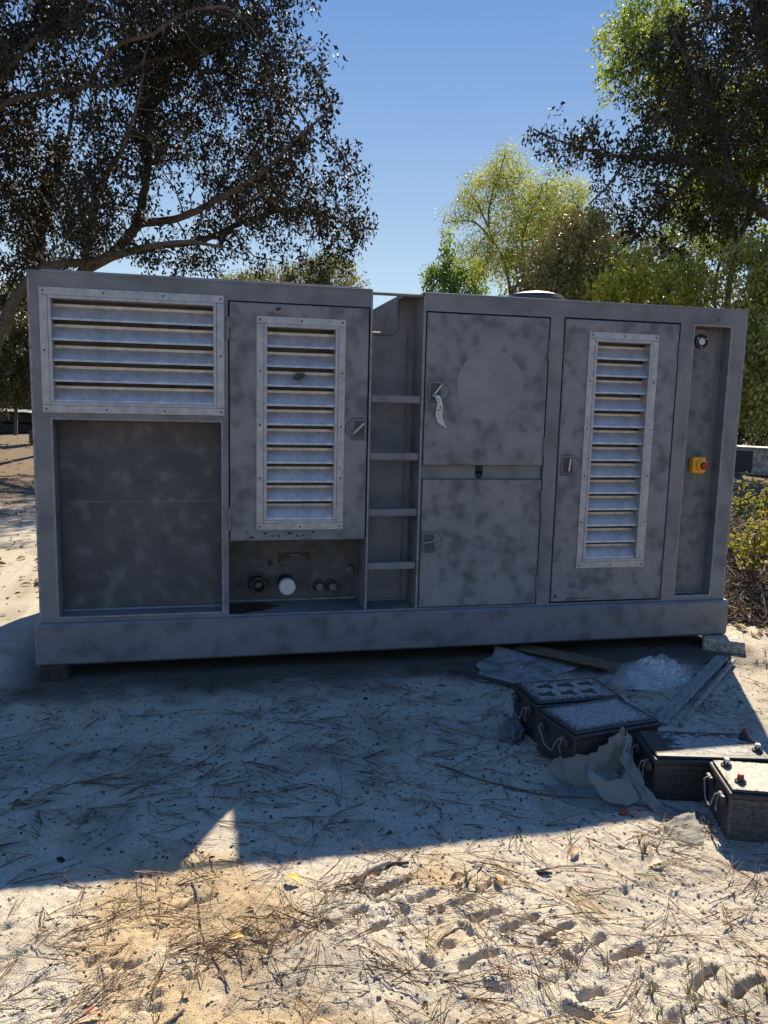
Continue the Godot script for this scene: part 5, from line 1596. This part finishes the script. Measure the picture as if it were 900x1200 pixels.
func more_materials() -> void:
	# sand: grain and specks over the ground's own tints, with a fine bumpy skin
	var s := 512
	var a := bytes(noise(0.35, 2, FastNoiseLite.TYPE_SIMPLEX, 201), s)
	var b := bytes(noise(0.05, 4, FastNoiseLite.TYPE_SIMPLEX, 202), s)
	var d := PackedByteArray()
	d.resize(s * s * 3)
	for i in s * s:
		var k := 0.90 + 0.16 * (a[i] / 255.0 - 0.5) + 0.30 * (b[i] / 255.0 - 0.5)
		if a[i] > 202: k *= 0.62
		for q in 3: d[i * 3 + q] = int(clampf(pow(clampf(k, 0.0, 1.0), 0.4545) * 255.0, 0, 255))
	M.sand = tri_tex(mat(Color.WHITE, 0.95, 0.0, 0.25), tex(s, s, d), 0.73, true)
	M.sand.vertex_color_use_as_albedo = true
	var im := Image.create_from_data(s, s, false, Image.FORMAT_L8, bytes(noise(0.3, 3, FastNoiseLite.TYPE_SIMPLEX, 203), s))
	im.convert(Image.FORMAT_RGBA8)
	im.bump_map_to_normal_map(3.0)
	M.sand.normal_enabled = true
	M.sand.normal_texture = ImageTexture.create_from_image(im)
	M.sand.normal_scale = 0.9
	M.litter = leaf_mat(0.25, 0.25, 0.75)
	# bark
	var c := bytes(noise(0.03, 4, FastNoiseLite.TYPE_SIMPLEX, 205), 256)
	var e := bytes(noise(0.12, 3, FastNoiseLite.TYPE_CELLULAR, 206), 256)
	d = PackedByteArray()
	d.resize(256 * 256 * 3)
	for i in 256 * 256:
		var k := 0.5 + 0.55 * (c[i] / 255.0 - 0.5) + 0.4 * (e[i] / 255.0 - 0.5)
		for q in 3: d[i * 3 + q] = int(clampf(pow(clampf(k, 0.02, 1.0), 0.4545) * 255.0, 0, 255))
	M.bark_tex = tex(256, 256, d)
	M.bark = tri_tex(mat(Color(0.27, 0.225, 0.18), 0.9, 0.0, 0.2), M.bark_tex, 0.8)
	M.old_wood = tri_tex(mat(Color(0.07, 0.05, 0.04), 0.9), M.bark_tex, 0.3)
	M.block = tri_tex(mat(Color(0.60, 0.55, 0.45), 0.9), M.bark_tex, 0.35)
	M.board = tri_tex(mat(Color(0.42, 0.40, 0.37), 0.9), M.bark_tex, 0.25)
	M.board.uv1_scale = Vector3(1.2, 9.0, 9.0)
	M.brown_board = tri_tex(mat(Color(0.24, 0.155, 0.09), 0.9), M.bark_tex, 0.3)
	M.brown_board.uv1_scale = Vector3(1.5, 9.0, 9.0)
	M.stone = tri_tex(mat(Color(0.22, 0.22, 0.22), 0.9), M.bark_tex, 0.1)
	M.cabinet = tri_tex(mat(Color(0.62, 0.63, 0.63), 0.7), M.bark_tex, 1.3)
	M.cabinet_dark = tri_tex(mat(Color(0.06, 0.06, 0.07), 0.6), M.bark_tex, 0.6)
	M.vent = tri_tex(mat(Color(0.11, 0.11, 0.12), 0.4, 0.3), M.bark_tex, 1.1)
	M.case_plastic = tri_tex(mat(Color(0.075, 0.073, 0.072), 0.42), M.bark_tex, 0.22)
	M.dusty_bounce_case = tri_tex(mat(Color(0.15, 0.145, 0.14), 0.6), M.bark_tex, 0.22)  # dust on the case, with light bounced off the sand put into the colour
	M.lid_plastic = tri_tex(mat(Color(0.05, 0.05, 0.055), 0.4), M.bark_tex, 0.35)
	M.rope = mat(Color(0.14, 0.14, 0.145), 0.8)
	M.green_leaf = mat(Color(0.03, 0.045, 0.02), 0.5)
	M.green_leaf.cull_mode = BaseMaterial3D.CULL_DISABLED
	# paper and netting
	var pp := mat(Color(0.74, 0.73, 0.70), 0.8)
	pp.cull_mode = BaseMaterial3D.CULL_DISABLED
	pp.backlight_enabled = true
	pp.backlight = Color(0.5, 0.5, 0.5)
	var im2 := Image.create(40, 160, false, Image.FORMAT_RGBA8)
	im2.fill(Color(0.88, 0.88, 0.86))
	for q in [[6, 20, 10, 8], [12, 34, 6, 6], [18, 56, 12, 12], [10, 74, 8, 9], [24, 92, 4, 3], [8, 100, 10, 3], [12, 118, 16, 3], [8, 132, 12, 2]]: im2.fill_rect(Rect2i(q[0], q[1], q[2], q[3]), Color(0.42, 0.42, 0.43))
	im2.fill_rect(Rect2i(0, 148, 10, 12), Color(0, 0, 0, 0)); im2.fill_rect(Rect2i(18, 152, 8, 8), Color(0, 0, 0, 0)); im2.fill_rect(Rect2i(0, 0, 12, 6), Color(0, 0, 0, 0))
	pp.albedo_texture = ImageTexture.create_from_image(im2)
	pp.transparency = BaseMaterial3D.TRANSPARENCY_ALPHA_SCISSOR
	M.tag = pp
	im2 = Image.create(192, 64, false, Image.FORMAT_RGBA8)
	im2.fill(Color(0.10, 0.10, 0.11))
	im2.fill_rect(Rect2i(0, 52, 192, 12), Color(0.30, 0.30, 0.32))
	for y in [[8, 62, 66, 10], [24, 70, 90, 4], [33, 24, 150, 4], [42, 20, 160, 4]]:
		var x: int = y[1]
		while x < y[1] + y[2]:
			var w := rng.randi_range(2, 6)
			im2.fill_rect(Rect2i(x, y[0], w, y[3]), Color(0.42, 0.42, 0.44))
			x += w + rng.randi_range(1, 3)
	M.plate = mat(Color.WHITE, 0.4, 0.2)
	M.plate.albedo_texture = ImageTexture.create_from_image(im2)
	im2 = Image.create(96, 52, false, Image.FORMAT_RGBA8)                # two round-cornered pictograms on white: a struck-out ring and a wheeled-bin cross
	im2.fill(Color(0.85, 0.85, 0.83))
	for y in 52:
		for x in 96:
			var rr := Vector2(x - 28, y - 26).length()
			if absf(rr - 16) < 2.5 or (rr < 16 and absf(x - 28 + y - 26) < 3.0): im2.set_pixel(x, y, Color(0.06, 0.06, 0.07))
			if absf(x - 68) < 14 and absf(y - 26) < 17 and (absf(absf(x - 68) * 1.2 - absf(y - 26)) < 3.0 or (y > 12 and y < 17)): im2.set_pixel(x, y, Color(0.06, 0.06, 0.07))
	M.sticker = mat(Color.WHITE, 0.6)
	M.sticker.albedo_texture = ImageTexture.create_from_image(im2)
	# netting: a woven grid whose holes are open
	im2 = Image.create(256, 64, false, Image.FORMAT_RGBA8)
	for y in 64:
		for x in 256:
			var on := x % 4 < 2 or y % 4 < 2
			im2.set_pixel(x, y, Color(0.78, 0.77, 0.73, 0.92 if on else 0.5) * (1.0 if on else 0.93))
	var nt := StandardMaterial3D.new()
	nt.albedo_texture = ImageTexture.create_from_image(im2)
	nt.albedo_color = Color(0.64, 0.645, 0.64)
	nt.uv1_scale = Vector3(2, 2, 1)
	nt.transparency = BaseMaterial3D.TRANSPARENCY_ALPHA
	nt.roughness = 0.75
	nt.cull_mode = BaseMaterial3D.CULL_DISABLED
	nt.backlight_enabled = true
	nt.backlight = Color(0.6, 0.6, 0.6)
	M.netting = nt
	var bg := mat(Color(0.75, 0.76, 0.79), 0.22, 0.0, 0.5)
	bg.albedo_color.a = 0.14
	bg.transparency = BaseMaterial3D.TRANSPARENCY_ALPHA
	bg.cull_mode = BaseMaterial3D.CULL_DISABLED
	M.bag = bg
	M.dirty_sheet = tri_tex(mat(Color(0.42, 0.41, 0.39), 0.6), M.bark_tex, 1.6)
	M.dirty_sheet.cull_mode = BaseMaterial3D.CULL_DISABLED

const OAK_LIMBS := [[Vector4(-2.9, 0.01, -15.24, 0.222), Vector4(-2.63, 1.49, -15.05, 0.188), Vector4(-2.31, 3.01, -14.85, 0.164), Vector4(-1.88, 4.08, -14.63, 0.141), Vector4(-1.28, 4.52, -14.62, 0.121), Vector4(-0.7, 5.27, -14.74, 0.106), Vector4(-0.48, 6.41, -15.08, 0.091), Vector4(-0.41, 7.5, -15.32, 0.069), Vector4(-0.11, 8.55, -15.64, 0.059), Vector4(0.72, 9.5, -15.7, 0.036)], [Vector4(-4.19, 0.01, -15.14, 0.207), Vector4(-3.95, 1.65, -14.83, 0.172), Vector4(-3.62, 2.8, -14.76, 0.139), Vector4(-3.04, 3.76, -14.5, 0.128), Vector4(-2.38, 4.13, -13.97, 0.104), Vector4(-1.43, 4.17, -13.24, 0.081), Vector4(-0.52, 4.34, -12.53, 0.069), Vector4(0.4, 4.41, -11.81, 0.047), Vector4(1.11, 4.27, -11.39, 0.028)], [Vector4(-0.7, 5.27, -14.74, 0.089), Vector4(0.26, 5.29, -13.89, 0.08), Vector4(0.97, 5.52, -13.21, 0.068), Vector4(1.81, 5.88, -12.51, 0.056), Vector4(2.54, 6.52, -12.09, 0.04), Vector4(3.25, 7.13, -11.8, 0.025)], [Vector4(-1.28, 4.52, -14.62, 0.099), Vector4(-0.27, 4.9, -15.16, 0.08), Vector4(0.69, 5.11, -15.33, 0.07), Vector4(1.98, 5.77, -15.55, 0.054), Vector4(3.34, 6.11, -15.75, 0.043), Vector4(4.52, 5.58, -15.74, 0.025)], [Vector4(-1.88, 4.08, -14.63, 0.098), Vector4(-1.53, 4.79, -13.78, 0.078), Vector4(-1.35, 5.53, -13.23, 0.066), Vector4(-0.81, 6.13, -12.59, 0.049), Vector4(-0.43, 6.82, -11.99, 0.033), Vector4(-0.22, 7.59, -11.43, 0.023)], [Vector4(-2.31, 3.01, -14.85, 0.121), Vector4(-2.93, 3.66, -15.89, 0.103), Vector4(-3.12, 4.73, -16.57, 0.095), Vector4(-2.89, 6.26, -17.16, 0.074), Vector4(-2.54, 7.85, -17.72, 0.051), Vector4(-2.38, 9.5, -18.33, 0.039)], [Vector4(-3.95, 1.65, -14.83, 0.15), Vector4(-5.01, 3.39, -14.43, 0.134), Vector4(-4.51, 5.31, -13.68, 0.12), Vector4(-3.56, 6.45, -12.95, 0.097), Vector4(-2.93, 6.75, -12.55, 0.085), Vector4(-2.17, 6.92, -12.13, 0.075), Vector4(-1.28, 6.96, -11.67, 0.064), Vector4(-1.08, 7.24, -11.5, 0.055), Vector4(-0.64, 7.59, -11.27, 0.045), Vector4(-0.04, 7.72, -11.01, 0.036), Vector4(0.47, 8.02, -10.76, 0.027), Vector4(1.14, 8.02, -10.36, 0.022)], [Vector4(-3.56, 6.45, -12.95, 0.077), Vector4(-3.04, 6.94, -12.45, 0.066), Vector4(-2.55, 7.32, -11.96, 0.055), Vector4(-2.03, 7.66, -11.58, 0.045), Vector4(-1.33, 7.84, -11.17, 0.031)], [Vector4(-1.28, 6.96, -11.67, 0.046), Vector4(-0.71, 7.13, -11.8, 0.037), Vector4(-0.35, 7.62, -12.1, 0.034), Vector4(0.66, 8.02, -12.26, 0.029), Vector4(1.63, 8.46, -12.3, 0.02)]]
const OAK_CROWN := [[Vector3(-4.07, 7.39, -13.58), Vector3(1.78, 1.96, 3.12)], [Vector3(-1.98, 7.81, -12.47), Vector3(1.71, 1.37, 2.75)], [Vector3(0.02, 8.34, -12.66), Vector3(1.6, 0.98, 2.75)], [Vector3(1.66, 8.64, -12.93), Vector3(1.15, 1.02, 2.25)], [Vector3(2.61, 7.08, -12.08), Vector3(1.07, 1.17, 2)], [Vector3(0.99, 7.3, -13.72), Vector3(1.72, 1.34, 2.75)], [Vector3(3.07, 5.94, -12.61), Vector3(1.02, 1.07, 1.88)], [Vector3(1.91, 5.83, -14.16), Vector3(1.79, 0.99, 2.5)], [Vector3(3.91, 5.17, -14.35), Vector3(0.74, 0.74, 1.5)], [Vector3(-0.9, 6.55, -13.51), Vector3(1.66, 1.48, 2.75)], [Vector3(-3.09, 5.98, -15.28), Vector3(1.79, 1.79, 2.75)], [Vector3(0.6, 4.6, -14.45), Vector3(1.59, 0.5, 1.75)], [Vector3(2.72, 4.61, -14.61), Vector3(1.13, 0.37, 1.38)], [Vector3(-3.64, 4.32, -16.69), Vector3(1.48, 1.06, 2.5)], [Vector3(-1.7, 4.88, -13.05), Vector3(1.07, 0.8, 2)], [Vector3(2.3, 10.15, -13.43), Vector3(0.96, 0.96, 1.88)], [Vector3(-1.15, 10.24, -13.56), Vector3(3.69, 1.29, 3.12)], [Vector3(-6.35, 6.75, -14.74), Vector3(1.66, 2.22, 3.12)], [Vector3(-6.45, 4.33, -15.4), Vector3(1.53, 1.53, 3.12)]]
const RIGHT_LIMBS := [[Vector4(14.38, 0.23, -10.81, 0.259), Vector4(14.06, 2.09, -10.88, 0.227), Vector4(13.7, 4.29, -10.96, 0.205), Vector4(13.42, 5.27, -11.02, 0.183), Vector4(13.73, 7.17, -11.77, 0.147), Vector4(13.55, 8.78, -12.31, 0.127), Vector4(13.19, 9.99, -12.72, 0.106), Vector4(12.89, 11.24, -12.78, 0.082)], [Vector4(13.42, 5.27, -11.02, 0.151), Vector4(12.76, 5.64, -11.17, 0.14), Vector4(12.04, 6.21, -11.5, 0.12), Vector4(11.34, 6.73, -11.82, 0.099), Vector4(10.87, 6.84, -11.93, 0.082), Vector4(9.69, 6.87, -12.19, 0.055), Vector4(8.96, 6.99, -12.36, 0.038), Vector4(8.22, 7.2, -12.52, 0.027), Vector4(7.76, 7.39, -12.63, 0.016)], [Vector4(12.04, 6.21, -11.5, 0.087), Vector4(11.96, 7.04, -11.85, 0.078), Vector4(11.7, 8.2, -12.23, 0.068), Vector4(11.33, 9.45, -12.81, 0.058), Vector4(11.08, 10.3, -13.19, 0.041)], [Vector4(11.34, 6.73, -11.82, 0.066), Vector4(10.85, 5.92, -12.42, 0.056), Vector4(10.39, 5.26, -13.02, 0.04), Vector4(9.89, 4.86, -13.46, 0.029)], [Vector4(9.78, 6.87, -12.17, 0.044), Vector4(9.38, 6.27, -12.1, 0.027), Vector4(8.88, 5.78, -12.05, 0.016)], [Vector4(13.19, 9.99, -12.72, 0.082), Vector4(12.59, 10.62, -13.51, 0.061), Vector4(11.81, 10.37, -14.01, 0.049)]]
const RIGHT_CROWN := [[Vector3(12.83, 9.8, -12.8), Vector3(1.68, 1.68, 3.2)], [Vector3(11.44, 9.22, -13.11), Vector3(1.16, 1.26, 2.56)], [Vector3(12.1, 7.86, -12.14), Vector3(1.61, 1.11, 2.88)], [Vector3(10.4, 7.13, -12.03), Vector3(1.47, 0.71, 2.08)], [Vector3(9.14, 7.07, -12.32), Vector3(0.98, 0.55, 1.6)], [Vector3(8.05, 7.16, -12.56), Vector3(0.55, 0.39, 0.8)], [Vector3(10.54, 6.28, -12.49), Vector3(1.31, 0.72, 2.08)], [Vector3(11.89, 5.85, -12.19), Vector3(0.91, 0.72, 1.92)], [Vector3(11.56, 5.19, -12.76), Vector3(0.93, 0.72, 1.92)], [Vector3(14.34, 7.99, -12.46), Vector3(1.26, 1.89, 3.2)], [Vector3(14.48, 10.38, -12.42), Vector3(1.68, 1.89, 3.2)], [Vector3(10.37, 5.54, -13.02), Vector3(0.62, 0.58, 1.28)], [Vector3(15.13, 5.37, -11.46), Vector3(1.41, 1.21, 3.2)]]
const TALL_LIMBS := [[Vector4(13.76, 0.18, -13.41, 0.098), Vector4(13.58, 2.75, -13.45, 0.092), Vector4(13.48, 4.21, -13.47, 0.086), Vector4(13.61, 5.44, -13.44, 0.074), Vector4(13.85, 6.42, -13.39, 0.061), Vector4(14.03, 7.85, -13.35, 0.049), Vector4(14.01, 9.21, -13.35, 0.037)], [Vector4(13.61, 5.44, -13.44, 0.061), Vector4(13.55, 6.98, -13.97, 0.05), Vector4(13.28, 8.55, -14.54, 0.039), Vector4(12.36, 9.54, -14.75, 0.032), Vector4(11.47, 10.32, -14.95, 0.026), Vector4(10.91, 10.91, -15.08, 0.015)], [Vector4(13.85, 6.42, -13.39, 0.037), Vector4(14.42, 6.87, -13.26, 0.031), Vector4(14.99, 7.28, -13.13, 0.025)]]
const TALL_CROWN := [[Vector3(11.21, 10.32, -15.01), Vector3(0.83, 1.15, 1.2)], [Vector3(11.72, 11.12, -14.89), Vector3(0.92, 0.92, 1.2)], [Vector3(11.95, 9.33, -14.84), Vector3(1.1, 0.83, 1.2)], [Vector3(12.75, 8.77, -14.15), Vector3(1.01, 1.01, 1.3)], [Vector3(13.01, 6.76, -14.09), Vector3(0.85, 0.9, 1.2)], [Vector3(11.82, 6.21, -13.84), Vector3(0.79, 0.74, 1)], [Vector3(13.98, 7.26, -13.36), Vector3(0.88, 1.31, 1.5)], [Vector3(14.01, 9.21, -13.35), Vector3(1.09, 1.31, 1.5)]]
const SLIM_LIMBS := [[Vector4(14.03, 0.22, -14.37, 0.058), Vector4(13.79, 4.34, -14.43, 0.051), Vector4(13.85, 5.42, -14.41, 0.045), Vector4(13.85, 6.69, -14.41, 0.039), Vector4(13.71, 7.94, -14.44, 0.026)], [Vector4(13.85, 5.42, -14.41, 0.032), Vector4(13.16, 6.04, -14.57, 0.026), Vector4(12.8, 6.46, -14.65, 0.019)]]
const SLIM_CROWN := [[Vector3(13.71, 7.11, -14.44), Vector3(0.8, 0.92, 1)], [Vector3(12.92, 6.35, -14.62), Vector3(0.69, 0.57, 0.9)], [Vector3(14.16, 5.64, -14.34), Vector3(0.8, 0.57, 1)]]
const FEATHER_LIMBS := [[Vector4(9.29, 0.15, -16.46, 0.081), Vector4(9.03, 3.2, -16.52, 0.074), Vector4(8.93, 4.46, -16.55, 0.067), Vector4(8.78, 5.25, -16.58, 0.061), Vector4(8.53, 5.69, -16.64, 0.054), Vector4(8.31, 6.13, -16.69, 0.04), Vector4(8.3, 6.91, -16.69, 0.03), Vector4(8.5, 7.57, -16.64, 0.022), Vector4(8.63, 8.11, -16.61, 0.013)], [Vector4(8.53, 5.69, -16.64, 0.04), Vector4(7.99, 6.3, -16.76, 0.027), Vector4(7.54, 6.38, -16.86, 0.02), Vector4(7.09, 6.28, -16.96, 0.013)], [Vector4(8.31, 6.13, -16.69, 0.032), Vector4(7.97, 6.79, -16.76, 0.022), Vector4(7.69, 7.18, -16.83, 0.013)], [Vector4(8.93, 4.46, -16.55, 0.054), Vector4(9.4, 5.13, -16.75, 0.041), Vector4(9.37, 5.92, -16.96, 0.033), Vector4(9.57, 6.72, -16.92, 0.028), Vector4(9.94, 7.51, -16.83, 0.017)], [Vector4(9.37, 5.92, -16.96, 0.028), Vector4(10.27, 6.48, -16.86, 0.021), Vector4(10.7, 6.99, -16.76, 0.014)]]
const FEATHER_CROWN := [[Vector3(8.65, 7.57, -16.61), Vector3(0.58, 0.72, 1)], [Vector3(8.07, 7.12, -16.74), Vector3(0.58, 0.67, 1)], [Vector3(7.6, 6.51, -16.85), Vector3(0.53, 0.43, 0.8)], [Vector3(8.88, 6.59, -16.56), Vector3(0.84, 0.84, 1.2)], [Vector3(9.72, 7.28, -16.88), Vector3(0.74, 0.74, 1)], [Vector3(10.26, 6.73, -16.76), Vector3(0.94, 1.03, 1.3)], [Vector3(8.7, 5.47, -16.6), Vector3(0.96, 0.72, 1.2)], [Vector3(7.96, 5.45, -16.77), Vector3(0.6, 0.6, 1)]]
const OLIVE_LIMBS := [[Vector4(8.83, 0.12, -12.47, 0.066), Vector4(8.71, 2.92, -12.49, 0.061), Vector4(8.71, 4.04, -12.5, 0.055), Vector4(8.8, 4.78, -12.48, 0.039), Vector4(8.91, 5.42, -12.45, 0.022)], [Vector4(8.71, 4.04, -12.5, 0.044), Vector4(8.22, 4.4, -12.61, 0.028), Vector4(8.01, 4.85, -12.65, 0.017)], [Vector4(8.71, 4.04, -12.5, 0.044), Vector4(9.34, 4.33, -12.35, 0.028), Vector4(9.59, 4.8, -12.3, 0.017)]]
const OLIVE_CROWN := [[Vector3(8.85, 4.82, -12.46), Vector3(0.89, 0.83, 1.2)], [Vector3(9.35, 4.2, -12.35), Vector3(0.89, 0.67, 1.2)], [Vector3(8.22, 4.36, -12.6), Vector3(0.63, 0.67, 1.1)], [Vector3(8.86, 2.92, -12.46), Vector3(1.18, 0.98, 1.2)]]
const SAP_LIMBS := [[Vector4(8.68, -0, -20.7, 0.048), Vector4(8.56, 3.47, -20.73, 0.04), Vector4(8.43, 6.56, -20.76, 0.016)], [Vector4(8.54, 4.02, -20.73, 0.025), Vector4(7.88, 5.21, -20.88, 0.016), Vector4(7.81, 5.67, -20.9, 0.011)], [Vector4(8.54, 4.02, -20.73, 0.025), Vector4(9.18, 5.11, -20.59, 0.019), Vector4(9.26, 5.78, -20.57, 0.013)]]
const SAP_CROWN := [[Vector3(8.49, 5.5, -20.74), Vector3(0.57, 0.8, 0.8)], [Vector3(8.46, 6.32, -20.75), Vector3(0.26, 0.37, 0.35)], [Vector3(7.91, 5.27, -20.88), Vector3(0.37, 0.57, 0.5)], [Vector3(9.23, 5.33, -20.58), Vector3(0.57, 0.68, 0.7)], [Vector3(8.61, 3.75, -20.72), Vector3(1.14, 1.14, 1)]]
const BUSHMID_LIMBS := [[Vector4(9.61, 0.17, -10.75, 0.03), Vector4(9.44, 2.83, -10.79, 0.025), Vector4(9.31, 4.19, -10.82, 0.015)], [Vector4(9.46, 2.48, -10.79, 0.025), Vector4(9.94, 3.7, -10.68, 0.016), Vector4(10.17, 4.13, -10.63, 0.01)], [Vector4(9.46, 2.48, -10.79, 0.02), Vector4(8.91, 3.84, -10.91, 0.012)]]
const BUSHMID_CROWN := [[Vector3(9.32, 4.02, -10.82), Vector3(0.69, 0.63, 1)], [Vector3(10.09, 3.96, -10.65), Vector3(0.69, 0.58, 1)], [Vector3(8.83, 3.76, -10.93), Vector3(0.54, 0.45, 0.8)], [Vector3(10.71, 3.72, -10.51), Vector3(0.54, 0.54, 0.8)], [Vector3(9.75, 2.84, -10.72), Vector3(1.26, 0.9, 1.1)]]
const RBUSH_LIMBS := [[Vector4(11.24, 0.24, -8.34, 0.044), Vector4(10.96, 1.65, -8.4, 0.036), Vector4(10.68, 3.02, -8.46, 0.027), Vector4(10.51, 4.06, -8.5, 0.014)], [Vector4(10.96, 1.65, -8.4, 0.027), Vector4(10.38, 2.4, -8.33, 0.018), Vector4(10.16, 2.84, -8.38, 0.012)], [Vector4(10.96, 1.65, -8.4, 0.027), Vector4(11.46, 2.74, -8.39, 0.018), Vector4(11.53, 3.66, -8.38, 0.013)]]
const RBUSH_CROWN := [[Vector3(10.57, 3.92, -8.49), Vector3(0.54, 0.67, 1.1)], [Vector3(10.46, 2.77, -8.31), Vector3(0.53, 0.7, 1.1)], [Vector3(10.94, 1.73, -8.51), Vector3(0.61, 0.77, 1.1)], [Vector3(11.59, 2.92, -8.57), Vector3(0.97, 1.46, 1.4)], [Vector3(11.91, 4.33, -8.7), Vector3(0.82, 0.98, 1.2)]]
const LBUSH_LIMBS := [[Vector4(-4.96, 0.18, -21.73, 0.059), Vector4(-4.84, 1.99, -21.7, 0.051), Vector4(-4.65, 3.51, -21.65, 0.029)], [Vector4(-4.92, 1.22, -21.72, 0.044), Vector4(-5.56, 2.74, -21.86, 0.029), Vector4(-5.77, 3.74, -21.91, 0.021)], [Vector4(-4.84, 1.99, -21.7, 0.029), Vector4(-4.16, 3.02, -21.55, 0.021)]]
const LBUSH_CROWN := [[Vector3(-4.91, 3.26, -21.71), Vector3(0.79, 1.05, 1.4)], [Vector3(-4.59, 1.98, -21.13), Vector3(0.77, 0.98, 1.3)], [Vector3(-5.96, 2.22, -21.95), Vector3(1.05, 1.31, 1.5)], [Vector3(-3.8, 2.53, -21.47), Vector3(1.05, 1.31, 1.4)]]
const FARY_LIMBS := [[Vector4(6.12, -0.12, -31.53, 0.066), Vector4(6.11, 4.11, -31.53, 0.055), Vector4(6.1, 7.47, -31.54, 0.033)]]
const FARY_CROWN := [[Vector3(6.1, 7.18, -31.53), Vector3(1.1, 0.87, 1.2)], [Vector3(6.67, 6.56, -31.41), Vector3(0.98, 0.79, 1)], [Vector3(5.18, 6.34, -31.74), Vector3(1.38, 1.18, 1.2)], [Vector3(2.94, 6.1, -32.25), Vector3(1.97, 1.1, 1.4)]]

func _ready() -> void:
	rng.seed = 20240
	var cam := Camera3D.new()
	cam.name = "camera"
	cam.fov = 66.58
	cam.near = 0.05
	cam.far = 900.0
	cam.position = Vector3(0.8606, 1.4645, 4.1874)
	cam.rotation = Vector3(-0.1403, -0.2216, 0.0241)
	add_child(cam)
	cam.current = true
	var sky := ProceduralSkyMaterial.new()
	sky.sky_top_color = Color(0.31, 0.503, 0.776)
	sky.sky_horizon_color = Color(0.87, 0.965, 0.977)
	sky.sky_curve = 0.16
	sky.ground_bottom_color = Color(0.42, 0.38, 0.32)
	sky.ground_horizon_color = Color(0.60, 0.68, 0.72)
	sky.sun_angle_max = 14.0
	sky.sun_curve = 0.08
	var env := Environment.new()
	env.background_mode = Environment.BG_SKY
	env.sky = Sky.new()
	env.sky.sky_material = sky
	env.ambient_light_source = Environment.AMBIENT_SOURCE_SKY
	env.tonemap_mode = Environment.TONE_MAPPER_LINEAR
	env.tonemap_exposure = 2.4
	env.background_energy_multiplier = 0.4875
	env.sdfgi_enabled = true
	env.ssao_enabled = true
	env.ssil_enabled = true
	var we := WorldEnvironment.new()
	we.name = "world_environment"
	we.environment = env
	add_child(we)
	var sun := DirectionalLight3D.new()
	sun.name = "sun"
	sun.light_energy = 1.6
	sun.light_color = Color(1.0, 0.935, 0.83)
	sun.light_angular_distance = 0.5
	sun.shadow_enabled = true
	add_child(sun)
	sun.look_at_from_position(Vector3.ZERO, Vector3(-0.475, -1.0, 0.915))
	materials()
	more_materials()
	ground()
	enclosure()
	vegetation()
	far_things()
	junk()
	litter()
